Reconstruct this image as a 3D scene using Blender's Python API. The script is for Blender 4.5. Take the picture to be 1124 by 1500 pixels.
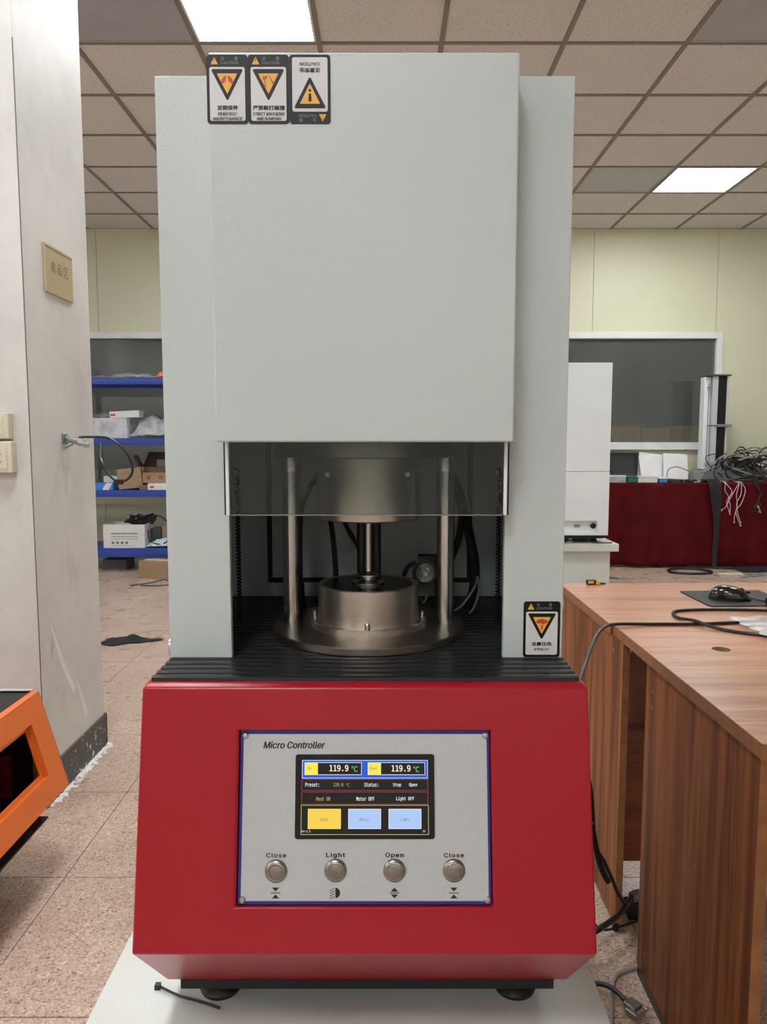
import bpy, math, random
from mathutils import Vector, Matrix, Euler
for o in list(bpy.data.objects): bpy.data.objects.remove(o, do_unlink=True)
SC = bpy.context.scene; COL = SC.collection
R = math.radians
# ------------------------------------------------------------------ camera, world, exposure
cam = bpy.data.cameras.new('camera'); cam.sensor_fit = 'VERTICAL'; cam.sensor_height = 36; cam.sensor_width = 27
cam.lens = 26.16; cam.clip_start = 0.02; cam.clip_end = 60
co = bpy.data.objects.new('camera', cam); COL.objects.link(co)
co.location = (0, 0, 1.2); co.rotation_euler = (R(90 - 5.45), 0, 0)
SC.camera = co
vs = SC.view_settings; vs.view_transform = 'Standard'; vs.look = 'None'; vs.gamma = 1; vs.use_curve_mapping = False
vs.exposure = 0.0
W = bpy.data.worlds.new('world'); SC.world = W; W.use_nodes = True
W.node_tree.nodes['Background'].inputs[0].default_value = (0.6, 0.65, 0.7, 1); W.node_tree.nodes['Background'].inputs[1].default_value = 0.15
LED = 36.0            # strength of the ceiling light panels
# ------------------------------------------------------------------ materials
def lin(c):
    return tuple((v/255/12.92 if v/255 <= .04045 else ((v/255+.055)/1.055)**2.4) for v in c) + (1,)
MATS = {}
class NT:
    def __init__(s, name):
        s.m = bpy.data.materials.new(name); s.m.use_nodes = True; s.t = s.m.node_tree; s.n = s.t.nodes
        s.b = s.n['Principled BSDF']; s.out = s.n['Material Output']
    def new(s, k, **kw):
        n = s.n.new(k)
        for a, v in kw.items():
            if a.startswith('i_'):
                nm = a[2:].replace('_', ' '); n.inputs[int(nm) if nm.isdigit() else nm].default_value = v
            else: setattr(n, a, v)
        return n
    def l(s, a, b): s.t.links.new(a, b)
    def pos(s, scale=(1, 1, 1), obj=False):
        g = s.new('ShaderNodeTexCoord').outputs['Object'] if obj else s.new('ShaderNodeNewGeometry').outputs['Position']
        mp = s.new('ShaderNodeMapping'); mp.inputs['Scale'].default_value = scale; s.l(g, mp.inputs['Vector']); return mp.outputs[0]
    def noise(s, vec, scale, detail=3, rough=.5):
        n = s.new('ShaderNodeTexNoise'); n.inputs['Scale'].default_value = scale; n.inputs['Detail'].default_value = detail
        n.inputs['Roughness'].default_value = rough; s.l(vec, n.inputs['Vector']); return n.outputs[0]
    def ramp(s, fac, stops, interp='LINEAR'):
        r = s.new('ShaderNodeValToRGB'); r.color_ramp.interpolation = interp; e = r.color_ramp.elements
        while len(e) < len(stops): e.new(.5)
        for el, (p, c) in zip(e, stops): el.position = p; el.color = c
        s.l(fac, r.inputs[0]); return r.outputs[0]
    def mix(s, fac, a, b, mode='MIX'):
        m = s.new('ShaderNodeMix', data_type='RGBA', blend_type=mode)
        for sock, v in ((m.inputs[0], fac), (m.inputs[6], a), (m.inputs[7], b)):
            if isinstance(v, (float, int, tuple)): sock.default_value = v
            else: s.l(v, sock)
        return m.outputs[2]
    def bump(s, h, strength, dist=.001):
        b = s.new('ShaderNodeBump'); b.inputs['Strength'].default_value = strength; b.inputs['Distance'].default_value = dist
        s.l(h, b.inputs['Height']); s.l(b.outputs[0], s.b.inputs['Normal'])
    def setp(s, rough=.5, metal=0, spec=.5, coat=0):
        s.b.inputs['Roughness'].default_value = rough; s.b.inputs['Metallic'].default_value = metal
        s.b.inputs['Specular IOR Level'].default_value = spec; s.b.inputs['Coat Weight'].default_value = coat; s.b.inputs['Coat Roughness'].default_value = .15
def mat(name, c, rough=.5, metal=0, spec=.5, var=.06, vs_=6, bump=0, bs=400, coat=0, bd=.0006):
    if name in MATS: return MATS[name]
    t = NT(name); t.setp(rough, metal, spec, coat); p = t.pos()
    base = lin(c); hi = tuple(min(1, v*(1+var)) for v in base[:3])+(1,); lo = tuple(v*(1-var) for v in base[:3])+(1,)
    t.l(t.ramp(t.noise(p, vs_, 4), [(.3, lo), (.7, hi)]), t.b.inputs['Base Color'])
    if bump: t.bump(t.noise(p, bs, 2), bump, bd)
    MATS[name] = t.m; return t.m
def emit(name, c, st=1.0):
    if name in MATS: return MATS[name]
    t = NT(name); t.b.inputs['Base Color'].default_value = (0, 0, 0, 1); t.b.inputs['Emission Color'].default_value = lin(c)
    t.b.inputs['Emission Strength'].default_value = st; t.setp(.25); MATS[name] = t.m; return t.m
def brushed(name, c, rough, stretch=(1, 60, 60), var=.12, metal=1.0):
    t = NT(name); t.setp(rough, metal); p = t.pos(stretch)
    b = lin(c); n = t.noise(p, 9, 4, .6)
    t.l(t.ramp(n, [(.3, tuple(v*(1-var) for v in b[:3])+(1,)), (.7, tuple(min(1, v*(1+var)) for v in b[:3])+(1,))]), t.b.inputs['Base Color'])
    t.bump(n, .06, .0004); MATS[name] = t.m; return t.m
def powder(name, c, rough=.42, st=.28, sc=700):
    t = NT(name); t.setp(rough, 0, .5); p = t.pos()
    b = lin(c)
    t.l(t.ramp(t.noise(p, 3, 3), [(.3, tuple(v*.97 for v in b[:3])+(1,)), (.7, tuple(v*1.03 for v in b[:3])+(1,))]), t.b.inputs['Base Color'])
    t.bump(t.noise(p, sc, 2), st, .0012); MATS[name] = t.m; return t.m
M_GREY = powder('powder coat grey', (199, 208, 207), .32, .46, 480)
M_RED = powder('powder coat red', (164, 9, 33), .28, .12, 700)
M_ORANGE = powder('powder coat orange', (222, 112, 40), .4, .15, 900)
M_WHITE = powder('powder coat white', (226, 232, 233), .45, .1, 900)
M_BLACK = mat('black plastic', (22, 23, 24), .42)
M_BLACKM = mat('matt black', (18, 18, 19), .6)
M_RUBBER = mat('black rubber', (38, 40, 42), .33, spec=.5, bump=.1, bs=300)
M_STEEL = brushed('turned steel', (205, 195, 182), .38, (1, 1, 40), .05)
M_STEELD = brushed('dark turned steel', (158, 150, 140), .34, (20, 20, 20), .06)
M_CHROME = brushed('chrome', (205, 203, 200), .24, (60, 60, 1), .08)
M_BOLT = mat('bolt steel', (190, 190, 188), .3, 1)
M_ALU = brushed('brushed panel', (194, 198, 200), .38, (50, 50, 1), .03, .2)
M_BLUE = mat('blue edge', (30, 52, 140), .4)
M_INK = mat('dark ink', (38, 18, 22), .5)
M_STKD = mat('sticker dark', (36, 37, 42), .45, spec=.3)
M_STKB = mat('sticker black', (12, 12, 14), .45, spec=.3)
M_STKW = mat('sticker white', (216, 218, 220), .4)
M_STKY = mat('sticker yellow', (234, 182, 62), .4)
M_STKR = mat('sticker red', (196, 62, 42), .4)
M_STKG = mat('sticker pale grey', (140, 142, 148), .4)
M_BLUESH = mat('blue shelf paint', (38, 70, 158), .4)
M_CARTON = mat('brown cardboard', (156, 130, 102), .8, var=.08, vs_=14, bump=.1, bs=80)
M_CARTOND = mat('darker cardboard', (128, 102, 76), .8, var=.12, vs_=14)
M_WBOX = mat('white carton', (222, 222, 222), .6)
M_SKYBOX = mat('blue carton', (52, 132, 205), .5)
M_FRAMEW = mat('white frame', (226, 228, 226), .4)
M_CHAR = mat('charcoal plastic', (72, 76, 78), .5)
M_GREYPL = mat('grey plastic', (120, 124, 126), .5)
M_FLEX = mat('cable black', (26, 26, 27), .4)
M_GREYWIRE = mat('grey cable', (150, 148, 142), .5)
M_PINKWIRE = mat('pale pink cable', (208, 184, 186), .5)
M_BEIGE = mat('beige plastic', (214, 208, 184), .4)
M_YELLOWPL = mat('yellow plastic', (226, 190, 50), .45)
M_GREEN = mat('green plastic', (40, 110, 86), .5)
M_ORANGEPL = mat('orange film', (232, 120, 84), .5)
def glassm(name, c, rough=0.0, ior=1.45):
    t = NT(name); t.b.inputs['Base Color'].default_value = lin(c); t.setp(rough); t.b.inputs['Transmission Weight'].default_value = 1; t.b.inputs['IOR'].default_value = ior
    MATS[name] = t.m; return t.m
def filmm(name, c, alpha=.35, rough=.2):
    t = NT(name); t.b.inputs['Base Color'].default_value = lin(c); t.setp(rough, 0, .8); p = t.pos()
    t.l(t.ramp(t.noise(p, 14, 3), [(.3, (alpha*.75,)*3+(1,)), (.7, (min(1, alpha*1.25),)*3+(1,))]), t.b.inputs['Alpha'])
    t.bump(t.noise(p, 40, 3), .35, .006); MATS[name] = t.m; return t.m
def thin_glass(name, c, gloss=.08):
    # a clear sheet: lets straight light through with a tint, and mirrors a little at its face
    t = NT(name); tr = t.new('ShaderNodeBsdfTransparent'); tr.inputs[0].default_value = lin(c); gl = t.new('ShaderNodeBsdfGlossy'); gl.inputs['Roughness'].default_value = .02
    fr = t.new('ShaderNodeFresnel'); fr.inputs[0].default_value = 1.45; mx = t.new('ShaderNodeMixShader')
    t.l(fr.outputs[0], mx.inputs[0]); t.l(tr.outputs[0], mx.inputs[1]); t.l(gl.outputs[0], mx.inputs[2]); t.l(mx.outputs[0], t.out.inputs[0])
    MATS[name] = t.m; return t.m
M_GLASS = thin_glass('clear shield', (226, 232, 232))
M_WGLASS = thin_glass('window glass', (150, 156, 156))
t_ = NT('painted haze window glass'); tr = t_.new('ShaderNodeBsdfTransparent'); tr.inputs[0].default_value = lin((246, 250, 248)); df = t_.new('ShaderNodeBsdfDiffuse'); df.inputs[0].default_value = lin((150, 154, 150))
gl = t_.new('ShaderNodeBsdfGlossy'); gl.inputs['Roughness'].default_value = .03; fr_ = t_.new('ShaderNodeFresnel'); m1 = t_.new('ShaderNodeMixShader'); m2 = t_.new('ShaderNodeMixShader')
dn = t_.ramp(t_.noise(t_.pos((1, 1, 1)), 1.2, 4), [(.3, (.16,)*3+(1,)), (.7, (.24,)*3+(1,))]); t_.l(dn, m1.inputs[0])  # grey diffuse haze painted in for room reflections on the panes
t_.l(tr.outputs[0], m1.inputs[1]); t_.l(df.outputs[0], m1.inputs[2]); t_.l(fr_.outputs[0], m2.inputs[0]); t_.l(m1.outputs[0], m2.inputs[1]); t_.l(gl.outputs[0], m2.inputs[2]); t_.l(m2.outputs[0], t_.out.inputs[0]); M_WGLASS = t_.m
M_LENS = glassm('lamp lens', (240, 240, 240), .02)
M_FILM = filmm('clear plastic film', (226, 230, 232), .34)
M_FILMW = filmm('milky plastic film', (222, 226, 230), .55, .3)
M_EDGE = mat('bright edge', (232, 236, 236), .25)
def terrazzo():
    t = NT('terrazzo'); t.setp(.32, 0, .5); p = t.pos()
    v = t.new('ShaderNodeTexVoronoi'); v.inputs['Scale'].default_value = 210; t.l(p, v.inputs['Vector'])
    sp = t.new('ShaderNodeSeparateColor'); t.l(v.outputs['Color'], sp.inputs[0])
    c = t.ramp(sp.outputs[0], [(0, lin((132, 110, 96))), (.10, lin((176, 152, 134))), (.3, lin((192, 167, 149))), (.6, lin((200, 176, 158))), (.85, lin((208, 188, 172))), (1, lin((222, 208, 196)))])
    f = t.ramp(t.noise(p, 420, 2), [(.36, (.62, .58, .55, 1)), (.5, (1, 1, 1, 1))])
    c = t.mix(1.0, c, f, 'MULTIPLY')
    d = t.ramp(t.noise(p, 2.2, 5, .6), [(.35, (.86, .84, .82, 1)), (.65, (1, 1, 1, 1))])
    c = t.mix(1.0, c, d, 'MULTIPLY')
    t.l(c, t.b.inputs['Base Color']); t.l(t.ramp(t.noise(p, 6, 4), [(.3, (.22,)*3+(1,)), (.7, (.42,)*3+(1,))]), t.b.inputs['Roughness']); return t.m
M_TERR = terrazzo()
M_GROUT = mat('floor grout', (120, 106, 96), .8)
def ceiling_m():
    t = NT('mineral tile'); t.setp(.9, 0, .2); p = t.pos()
    v = t.new('ShaderNodeTexVoronoi'); v.inputs['Scale'].default_value = 55; t.l(p, v.inputs['Vector'])
    dots = t.ramp(v.outputs['Distance'], [(.10, lin((158, 150, 144))), (.22, lin((224, 218, 212)))])
    n = t.ramp(t.noise(p, 120, 3), [(.35, (.9, .9, .9, 1)), (.6, (1, 1, 1, 1))])
    t.l(t.mix(1.0, dots, n, 'MULTIPLY'), t.b.inputs['Base Color']); t.bump(t.noise(p, 150, 3), .3, .003); return t.m
M_CEIL = ceiling_m()
M_TBAR = mat('ceiling grid metal', (134, 125, 116), .6)
M_OFF = mat('unlit light diffuser', (176, 172, 174), .35)
M_LEDM = emit('ceiling light diffuser lit', (250, 252, 255), LED)
M_LEDF = mat('light panel frame', (225, 225, 222), .4)
M_WALL = mat('pale yellow wall panel', (214, 215, 186), .45, var=.02, vs_=1.5)
M_WALLW = mat('white wall paint', (222, 222, 216), .7, var=.03, vs_=2)
def column_m():
    t = NT('scuffed column paint'); t.setp(.55, 0, .4); p = t.pos()
    base = t.ramp(t.noise(p, 2.5, 5, .6), [(.3, lin((196, 195, 190))), (.65, lin((216, 215, 210)))])
    sc = t.ramp(t.noise(t.pos((1, 1.6, .5)), 9, 8, .72), [(.60, (0, 0, 0, 1)), (.82, (.7, .7, .7, 1))])
    c = t.mix(sc, base, lin((170, 167, 160)))
    fl = t.ramp(t.noise(t.pos((1, 1, .6)), 34, 4, .7), [(.68, (0, 0, 0, 1)), (.74, (.6, .6, .6, 1))])
    c = t.mix(fl, c, lin((182, 178, 170)))
    # grime smear under the connector; low down, dirt and painted-in shade; each a blob broken up by noise
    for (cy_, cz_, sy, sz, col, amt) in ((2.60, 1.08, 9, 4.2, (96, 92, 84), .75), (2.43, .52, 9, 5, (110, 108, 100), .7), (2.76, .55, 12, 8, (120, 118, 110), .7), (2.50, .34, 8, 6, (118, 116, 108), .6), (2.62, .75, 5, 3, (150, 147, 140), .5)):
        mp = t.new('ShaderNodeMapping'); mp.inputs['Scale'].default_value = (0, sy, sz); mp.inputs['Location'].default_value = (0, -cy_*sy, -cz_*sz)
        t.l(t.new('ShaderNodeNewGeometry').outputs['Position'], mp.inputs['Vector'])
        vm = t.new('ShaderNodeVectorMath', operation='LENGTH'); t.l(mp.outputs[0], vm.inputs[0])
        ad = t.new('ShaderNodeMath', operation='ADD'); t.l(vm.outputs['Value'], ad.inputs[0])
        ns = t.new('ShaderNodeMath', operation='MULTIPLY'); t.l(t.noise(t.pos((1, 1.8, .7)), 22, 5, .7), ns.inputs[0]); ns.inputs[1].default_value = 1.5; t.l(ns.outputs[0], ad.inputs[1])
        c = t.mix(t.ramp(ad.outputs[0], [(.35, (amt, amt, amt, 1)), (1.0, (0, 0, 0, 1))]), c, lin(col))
    t.l(c, t.b.inputs['Base Color']); t.bump(t.noise(p, 14, 5), .15, .004); return t.m
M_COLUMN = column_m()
def base_m():
    t = NT('chipped grey skirting'); t.setp(.6); p = t.pos()
    ch = t.ramp(t.noise(p, 38, 5, .65), [(.60, lin((78, 78, 76))), (.64, lin((212, 210, 204)))])
    t.l(ch, t.b.inputs['Base Color']); return t.m
M_SKIRT = base_m()
def wood(name, stretch, stops, rough=.33, sc=1.0, coat=.25):
    t = NT(name); t.setp(rough, 0, .5, coat); p = t.pos(stretch)
    n = t.noise(p, sc, 6, .62); c = t.ramp(n, stops)
    f = t.ramp(t.noise(t.pos(tuple(v*9 for v in stretch)), sc*2, 4, .6), [(.35, (.80, .76, .72, 1)), (.62, (1, 1, 1, 1))])
    c = t.mix(1.0, c, f, 'MULTIPLY'); t.l(c, t.b.inputs['Base Color']); t.b.inputs['Specular IOR Level'].default_value = .5 if coat else .25; return t.m
WST = [(.28, lin((96, 55, 36))), (.42, lin((136, 84, 56))), (.52, lin((158, 102, 70))), (.62, lin((140, 86, 56))), (.75, lin((178, 124, 86)))]
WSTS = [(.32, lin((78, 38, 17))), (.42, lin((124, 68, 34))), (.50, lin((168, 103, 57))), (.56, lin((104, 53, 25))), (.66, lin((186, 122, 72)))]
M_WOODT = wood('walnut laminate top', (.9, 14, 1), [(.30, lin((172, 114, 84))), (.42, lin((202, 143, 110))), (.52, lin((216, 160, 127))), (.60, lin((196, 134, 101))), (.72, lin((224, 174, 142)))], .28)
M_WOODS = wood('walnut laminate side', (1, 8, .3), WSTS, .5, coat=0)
M_WOODB = wood('walnut laminate back', (.6, 1, 16), [(.3, lin((92, 40, 20))), (.5, lin((140, 70, 36))), (.7, lin((160, 88, 48)))], .45)
M_WOODE = mat('walnut edge band', (146, 96, 56), .45, var=.2, vs_=30)
def velvet():
    t = NT('red velvet'); t.setp(.8, 0, .2); p = t.pos()
    t.l(t.ramp(t.noise(p, 5, 4), [(.3, lin((70, 2, 9))), (.7, lin((92, 4, 15)))]), t.b.inputs['Base Color'])
    t.b.inputs['Sheen Weight'].default_value = .5; t.b.inputs['Sheen Tint'].default_value = lin((230, 70, 80)); t.b.inputs['Sheen Roughness'].default_value = .35; return t.m
M_VELVET = velvet()
def laminate():
    t = NT('pale table laminate'); t.setp(.42); p = t.pos()
    c = t.ramp(t.noise(p, 4, 4), [(.3, lin((198, 203, 197))), (.7, lin((212, 217, 211)))])
    s_ = t.ramp(t.noise(p, 70, 6, .75), [(.66, (0, 0, 0, 1)), (.74, (1, 1, 1, 1))])
    t.l(t.mix(s_, c, lin((168, 168, 160))), t.b.inputs['Base Color']); t.bump(t.noise(p, 40, 4), .08, .002); return t.m
M_LAM = laminate()
M_SIGN = brushed('brass coloured plate', (188, 172, 138), .38, (1, 60, 60), .04, .5)
M_CLOTHB = mat('black cloth', (24, 24, 26), .85)
# ------------------------------------------------------------------ mesh builder
class MB:
    def __init__(s, mx=None): s.v = []; s.f = []; s.mx = mx or Matrix.Identity(4)
    def add(s, vs_, fs):
        k = len(s.v); s.v += [tuple(s.mx @ Vector(p)) for p in vs_]; s.f += [tuple(i+k for i in f) for f in fs]; return s
    def box(s, x0, x1, y0, y1, z0, z1):
        return s.add([(x0, y0, z0), (x1, y0, z0), (x1, y1, z0), (x0, y1, z0), (x0, y0, z1), (x1, y0, z1), (x1, y1, z1), (x0, y1, z1)],
                     [(0, 3, 2, 1), (4, 5, 6, 7), (0, 1, 5, 4), (1, 2, 6, 5), (2, 3, 7, 6), (3, 0, 4, 7)])
    def prism(s, poly, fr, d0, d1):
        # poly of (u, v) in frame fr = (origin, U, V, N), extruded from d0 to d1 along N
        o, U, V, N = fr; n = len(poly)
        a = [o+U*u+V*v+N*d0 for u, v in poly]; b = [o+U*u+V*v+N*d1 for u, v in poly]
        return s.add(a+b, [tuple(range(n))[::-1], tuple(range(n, 2*n))]+[(i, (i+1) % n, n+(i+1) % n, n+i) for i in range(n)])
    def cyl(s, p0, p1, r0, r1=None, n=24, caps=True):
        p0, p1 = Vector(p0), Vector(p1); r1 = r0 if r1 is None else r1; d = (p1-p0).normalized()
        a = d.orthogonal().normalized(); b = d.cross(a)
        vs_ = [p+(a*math.cos(2*math.pi*i/n)+b*math.sin(2*math.pi*i/n))*r for p, r in ((p0, r0), (p1, r1)) for i in range(n)]
        fs = [(i, (i+1) % n, n+(i+1) % n, n+i) for i in range(n)]
        if caps: fs += [tuple(range(n))[::-1], tuple(range(n, 2*n))]
        return s.add(vs_, fs)
    def lathe(s, o, prof, n=48, axis=(0, 0, 1)):
        d = Vector(axis).normalized(); a = d.orthogonal().normalized(); b = d.cross(a); o = Vector(o); vs_ = []; fs = []
        for r, h in prof:
            for i in range(n):
                t = 2*math.pi*i/n; vs_.append(o+d*h+(a*math.cos(t)+b*math.sin(t))*max(r, 1e-5))
        for k in range(len(prof)-1):
            for i in range(n): fs.append((k*n+i, k*n+(i+1) % n, (k+1)*n+(i+1) % n, (k+1)*n+i))
        return s.add(vs_, fs)
    def tube(s, pts, r, n=8, sub=6, closed=False):
        pts = [Vector(p) for p in pts]; q = []
        m = len(pts)
        rng = range(m if closed else m-1)
        for i in rng:
            if closed: a, b, c, d = pts[i-1], pts[i], pts[(i+1) % m], pts[(i+2) % m]
            else: a, b, c, d = pts[max(i-1, 0)], pts[i], pts[i+1], pts[min(i+2, m-1)]
            for k in range(sub):
                t = k/sub; q.append(.5*((2*b)+(c-a)*t+(2*a-5*b+4*c-d)*t*t+(3*b-a-3*c+d)*t**3))
        if not closed: q.append(pts[-1])
        vs_ = []; fs = []; N = len(q); pa = None
        for i, p in enumerate(q):
            d = (q[(i+1) % N]-q[i-1]) if closed else (q[min(i+1, N-1)]-q[max(i-1, 0)])
            d = d.normalized() if d.length > 1e-9 else Vector((0, 0, 1))
            a = d.orthogonal() if pa is None else (pa-d*pa.dot(d))
            if a.length < 1e-6: a = d.orthogonal()
            a.normalize(); pa = a; b = d.cross(a)
            rr = r(i/(N-1)) if callable(r) else r
            vs_ += [p+(a*math.cos(2*math.pi*j/n)+b*math.sin(2*math.pi*j/n))*rr for j in range(n)]
        for i in range(N if closed else N-1):
            for j in range(n): fs.append((i*n+j, i*n+(j+1) % n, ((i+1) % N)*n+(j+1) % n, ((i+1) % N)*n+j))
        if not closed: fs += [tuple(range(n))[::-1], tuple(range((N-1)*n, N*n))]
        return s.add(vs_, fs)
    def grid(s, fn, nu, nv):
        return s.add([fn(i/nu, j/nv) for j in range(nv+1) for i in range(nu+1)],
                     [(j*(nu+1)+i, j*(nu+1)+i+1, (j+1)*(nu+1)+i+1, (j+1)*(nu+1)+i) for j in range(nv) for i in range(nu)])
    def build(s, name, m, parent=None, bevel=0, seg=2, smooth=35, solid=0, sub=0):
        me = bpy.data.meshes.new(name); org = Vector(parent['_o']) if parent is not None and '_o' in parent else Vector((0, 0, 0))
        me.from_pydata([tuple(Vector(p)-org) for p in s.v], [], s.f); me.update()
        me.materials.append(m)
        me.polygons.foreach_set('use_smooth', [True]*len(me.polygons)); me.set_sharp_from_angle(angle=R(smooth))
        o = bpy.data.objects.new(name, me); COL.objects.link(o)
        if parent is not None: o.parent = parent; o['_o'] = list(org)
        if solid: md = o.modifiers.new('thick', 'SOLIDIFY'); md.thickness = solid; md.offset = 0
        if bevel:
            md = o.modifiers.new('bevel', 'BEVEL'); md.width = bevel; md.segments = seg; md.limit_method = 'ANGLE'; md.angle_limit = R(40); md.harden_normals = True
        if sub: md = o.modifiers.new('sub', 'SUBSURF'); md.levels = sub; md.render_levels = sub
        return o
def tag(o, label=None, cat=None, group=None, kind=None):
    for k, v in (('label', label), ('category', cat), ('group', group), ('kind', kind)):
        if v: o[k] = v
    return o
def thing(name, loc, label, cat, group=None):
    o = bpy.data.objects.new(name, None); COL.objects.link(o); o.location = loc; o.empty_display_size = .05; o['_o'] = list(loc)
    return tag(o, label, cat, group)
def single(mb, name, m, label, cat, group=None, **kw): return tag(mb.build(name, m, **kw), label, cat, group)
def struct(mb, name, m, label=None, **kw):
    return tag(mb.build(name, m, **kw), label or name.replace('_', ' '), None, None, 'structure')
def RZ(x, y, z, deg): return Matrix.Translation((x, y, z)) @ Matrix.Rotation(R(deg), 4, 'Z')
_tc = {}
def load_font(fn):
    # typefaces that ship with Blender itself; the built-in one stands in if they are missing
    try: return bpy.data.fonts.load(bpy.utils.system_resource('DATAFILES')+'/fonts/'+fn)
    except Exception: return None
F_SANS = load_font('Inter.woff2'); F_MONO = load_font('DejaVuSansMono.woff2'); F_CJK = load_font('Noto Sans CJK Regular.woff2')
def text2d(s_, size, bold=0.0, shear=0.0, sx=1.0, space=1.0, mono=False):
    key = (s_, shear, space, mono); ft = F_CJK if any(ord(ch) > 0x2000 for ch in s_) else (F_MONO if mono else F_SANS)
    if key not in _tc:
        cu = bpy.data.curves.new('t', 'FONT'); cu.body = s_; cu.size = 1; cu.align_x = 'CENTER'; cu.shear = shear; cu.resolution_u = 3; cu.space_character = space
        if ft: cu.font = ft
        ob = bpy.data.objects.new('t', cu); COL.objects.link(ob); bpy.context.view_layer.update()
        me = bpy.data.meshes.new_from_object(ob.evaluated_get(bpy.context.evaluated_depsgraph_get()))
        _tc[key] = ([(v.co.x, v.co.y) for v in me.vertices], [tuple(p.vertices) for p in me.polygons])
        bpy.data.objects.remove(ob); bpy.data.curves.remove(cu); bpy.data.meshes.remove(me)
    v, f = _tc[key]; return [(a*size*sx, b*size) for a, b in v], f
def put_text(mb, fr, s_, u, v, size, d=.0003, bold=0.0, shear=0.0, sx=1.0, width=None, flip=False, space=1.0, height=None, mono=False):
    vs_, fs = text2d(s_, size, bold, shear, sx, space, mono)
    if not vs_: return
    w = max(a for a, b in vs_)-min(a for a, b in vs_); k = (width/w) if width else 1
    mx = (max(a for a, b in vs_)+min(a for a, b in vs_))/2; my = (max(b for a, b in vs_)+min(b for a, b in vs_))/2
    kh = (height/(max(b for a, b in vs_)-min(b for a, b in vs_))) if height else 1
    o, U, V, N = fr; sg = -1 if flip else 1
    e = bold*(height or size)
    for i, (eu, ev) in enumerate([(0, 0)] if not bold else [(-e, 0), (e, 0), (0, e*.6), (0, -e*.6)]):
        mb.add([o+U*(u+sg*(a-mx)*k+eu)+V*(v+sg*(b-my)*kh+ev)+N*(d+i*3e-5) for a, b in vs_], fs)
def rrect(u0, u1, v0, v1, r, n=5):
    out = []
    for cu, cv, a0 in ((u1-r, v1-r, 0), (u0+r, v1-r, 90), (u0+r, v0+r, 180), (u1-r, v0+r, 270)):
        for i in range(n+1):
            a = R(a0+90*i/n); out.append((cu+r*math.cos(a), cv+r*math.sin(a)))
    return out
def rpoly(P, r, n=4):
    out = []; N_ = len(P)
    for i in range(N_):
        p, a, b = Vector(P[i]), Vector(P[i-1]), Vector(P[(i+1) % N_]); da, db = (a-p).normalized(), (b-p).normalized()
        h = math.acos(max(-1, min(1, da.dot(db))))/2; c = p+(da+db).normalized()*(r/math.sin(h)); t0, t1 = p+da*(r/math.tan(h)), p+db*(r/math.tan(h))
        for k in range(n+1):
            q_ = t0.lerp(t1, k/n); out.append(tuple(c+(q_-c).normalized()*r))
    return out
def rect(u0, u1, v0, v1): return [(u0, v0), (u1, v0), (u1, v1), (u0, v1)]
def ring(mb, fr, u0, u1, v0, v1, w, d0, d1):
    for q in ((u0, u1, v0, v0+w), (u0, u1, v1-w, v1), (u0, u0+w, v0+w, v1-w), (u1-w, u1, v0+w, v1-w)): mb.prism(rect(*q), fr, d0, d1)
X_, Y_, Z_ = Vector((1, 0, 0)), Vector((0, 1, 0)), Vector((0, 0, 1))
rnd = random.Random(7)
# ------------------------------------------------------------------ the room
WL, WR, WB, WF, CZ = -4.922, 4.888, 7.68, -6.61, 3.315
floor = struct(MB().box(WL, WR, WF, 8.9, -.12, -.003), 'floor', M_GROUT, 'terrazzo tiled floor of the workshop')
fx = [-.88+.5*k for k in range(-9, 13)]; fy = [1.449+.502*k for k in range(-17, 14)]
rest = MB(); tile_me = None
for j in range(len(fy)-1):
    for i in range(len(fx)-1):
        x0, x1, y0, y1 = max(fx[i], WL), min(fx[i+1], WR), max(fy[j], WF), min(fy[j+1], WB)
        if x1-x0 < .02 or y1-y0 < .02: continue
        g = .0015; full = abs(x1-x0-.5) < 1e-4 and abs(y1-y0-.502) < 1e-4
        if y1 > 1.3 and (abs((x0+x1)/2) < .53*y1+.35):
            if full and tile_me:
                o = bpy.data.objects.new('floor_tile', tile_me); COL.objects.link(o); o.parent = floor; o.location = (x0, y0, 0)
            elif full:
                o = MB().box(g, .5-g, g, .502-g, -.01, 0).build('floor_tile', M_TERR, floor); o.location = (x0, y0, 0); tile_me = o.data
            else: MB().box(x0+g, x1-g, y0+g, y1-g, -.01, 0).build('floor_tile', M_TERR, floor)
        else: rest.box(x0+g, x1-g, y0+g, y1-g, -.01, 0)
tag(rest.build('floor_tiling', M_TERR, floor), kind='stuff')
ceil = struct(MB().box(WL, WR, WF, WB, CZ+.03, CZ+.1), 'ceiling', M_WALLW, 'suspended ceiling of speckled square tiles in a metal grid')
cx = [.31+.654*k for k in range(-8, 8)]; cy = [4.19+.6*k for k in range(-18, 6)]+[WB]
LIT = {(-.998, r) for r in (5.99, 3.59, 1.19, -1.21, -3.61, -6.01)} | {(2.272, r) for r in (5.99, 3.59, -6.01)} | {(-4.268, r) for r in (3.59, 1.19, -1.21, -3.61)}
UNL = {(-1.652, 3.59), (1.618, 3.59), (1.618, 5.99)}
def has(S_, x, y): return any(abs(a-x) < .02 and abs(b-y) < .02 for a, b in S_)
rest = MB(); tile_me = None
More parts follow.
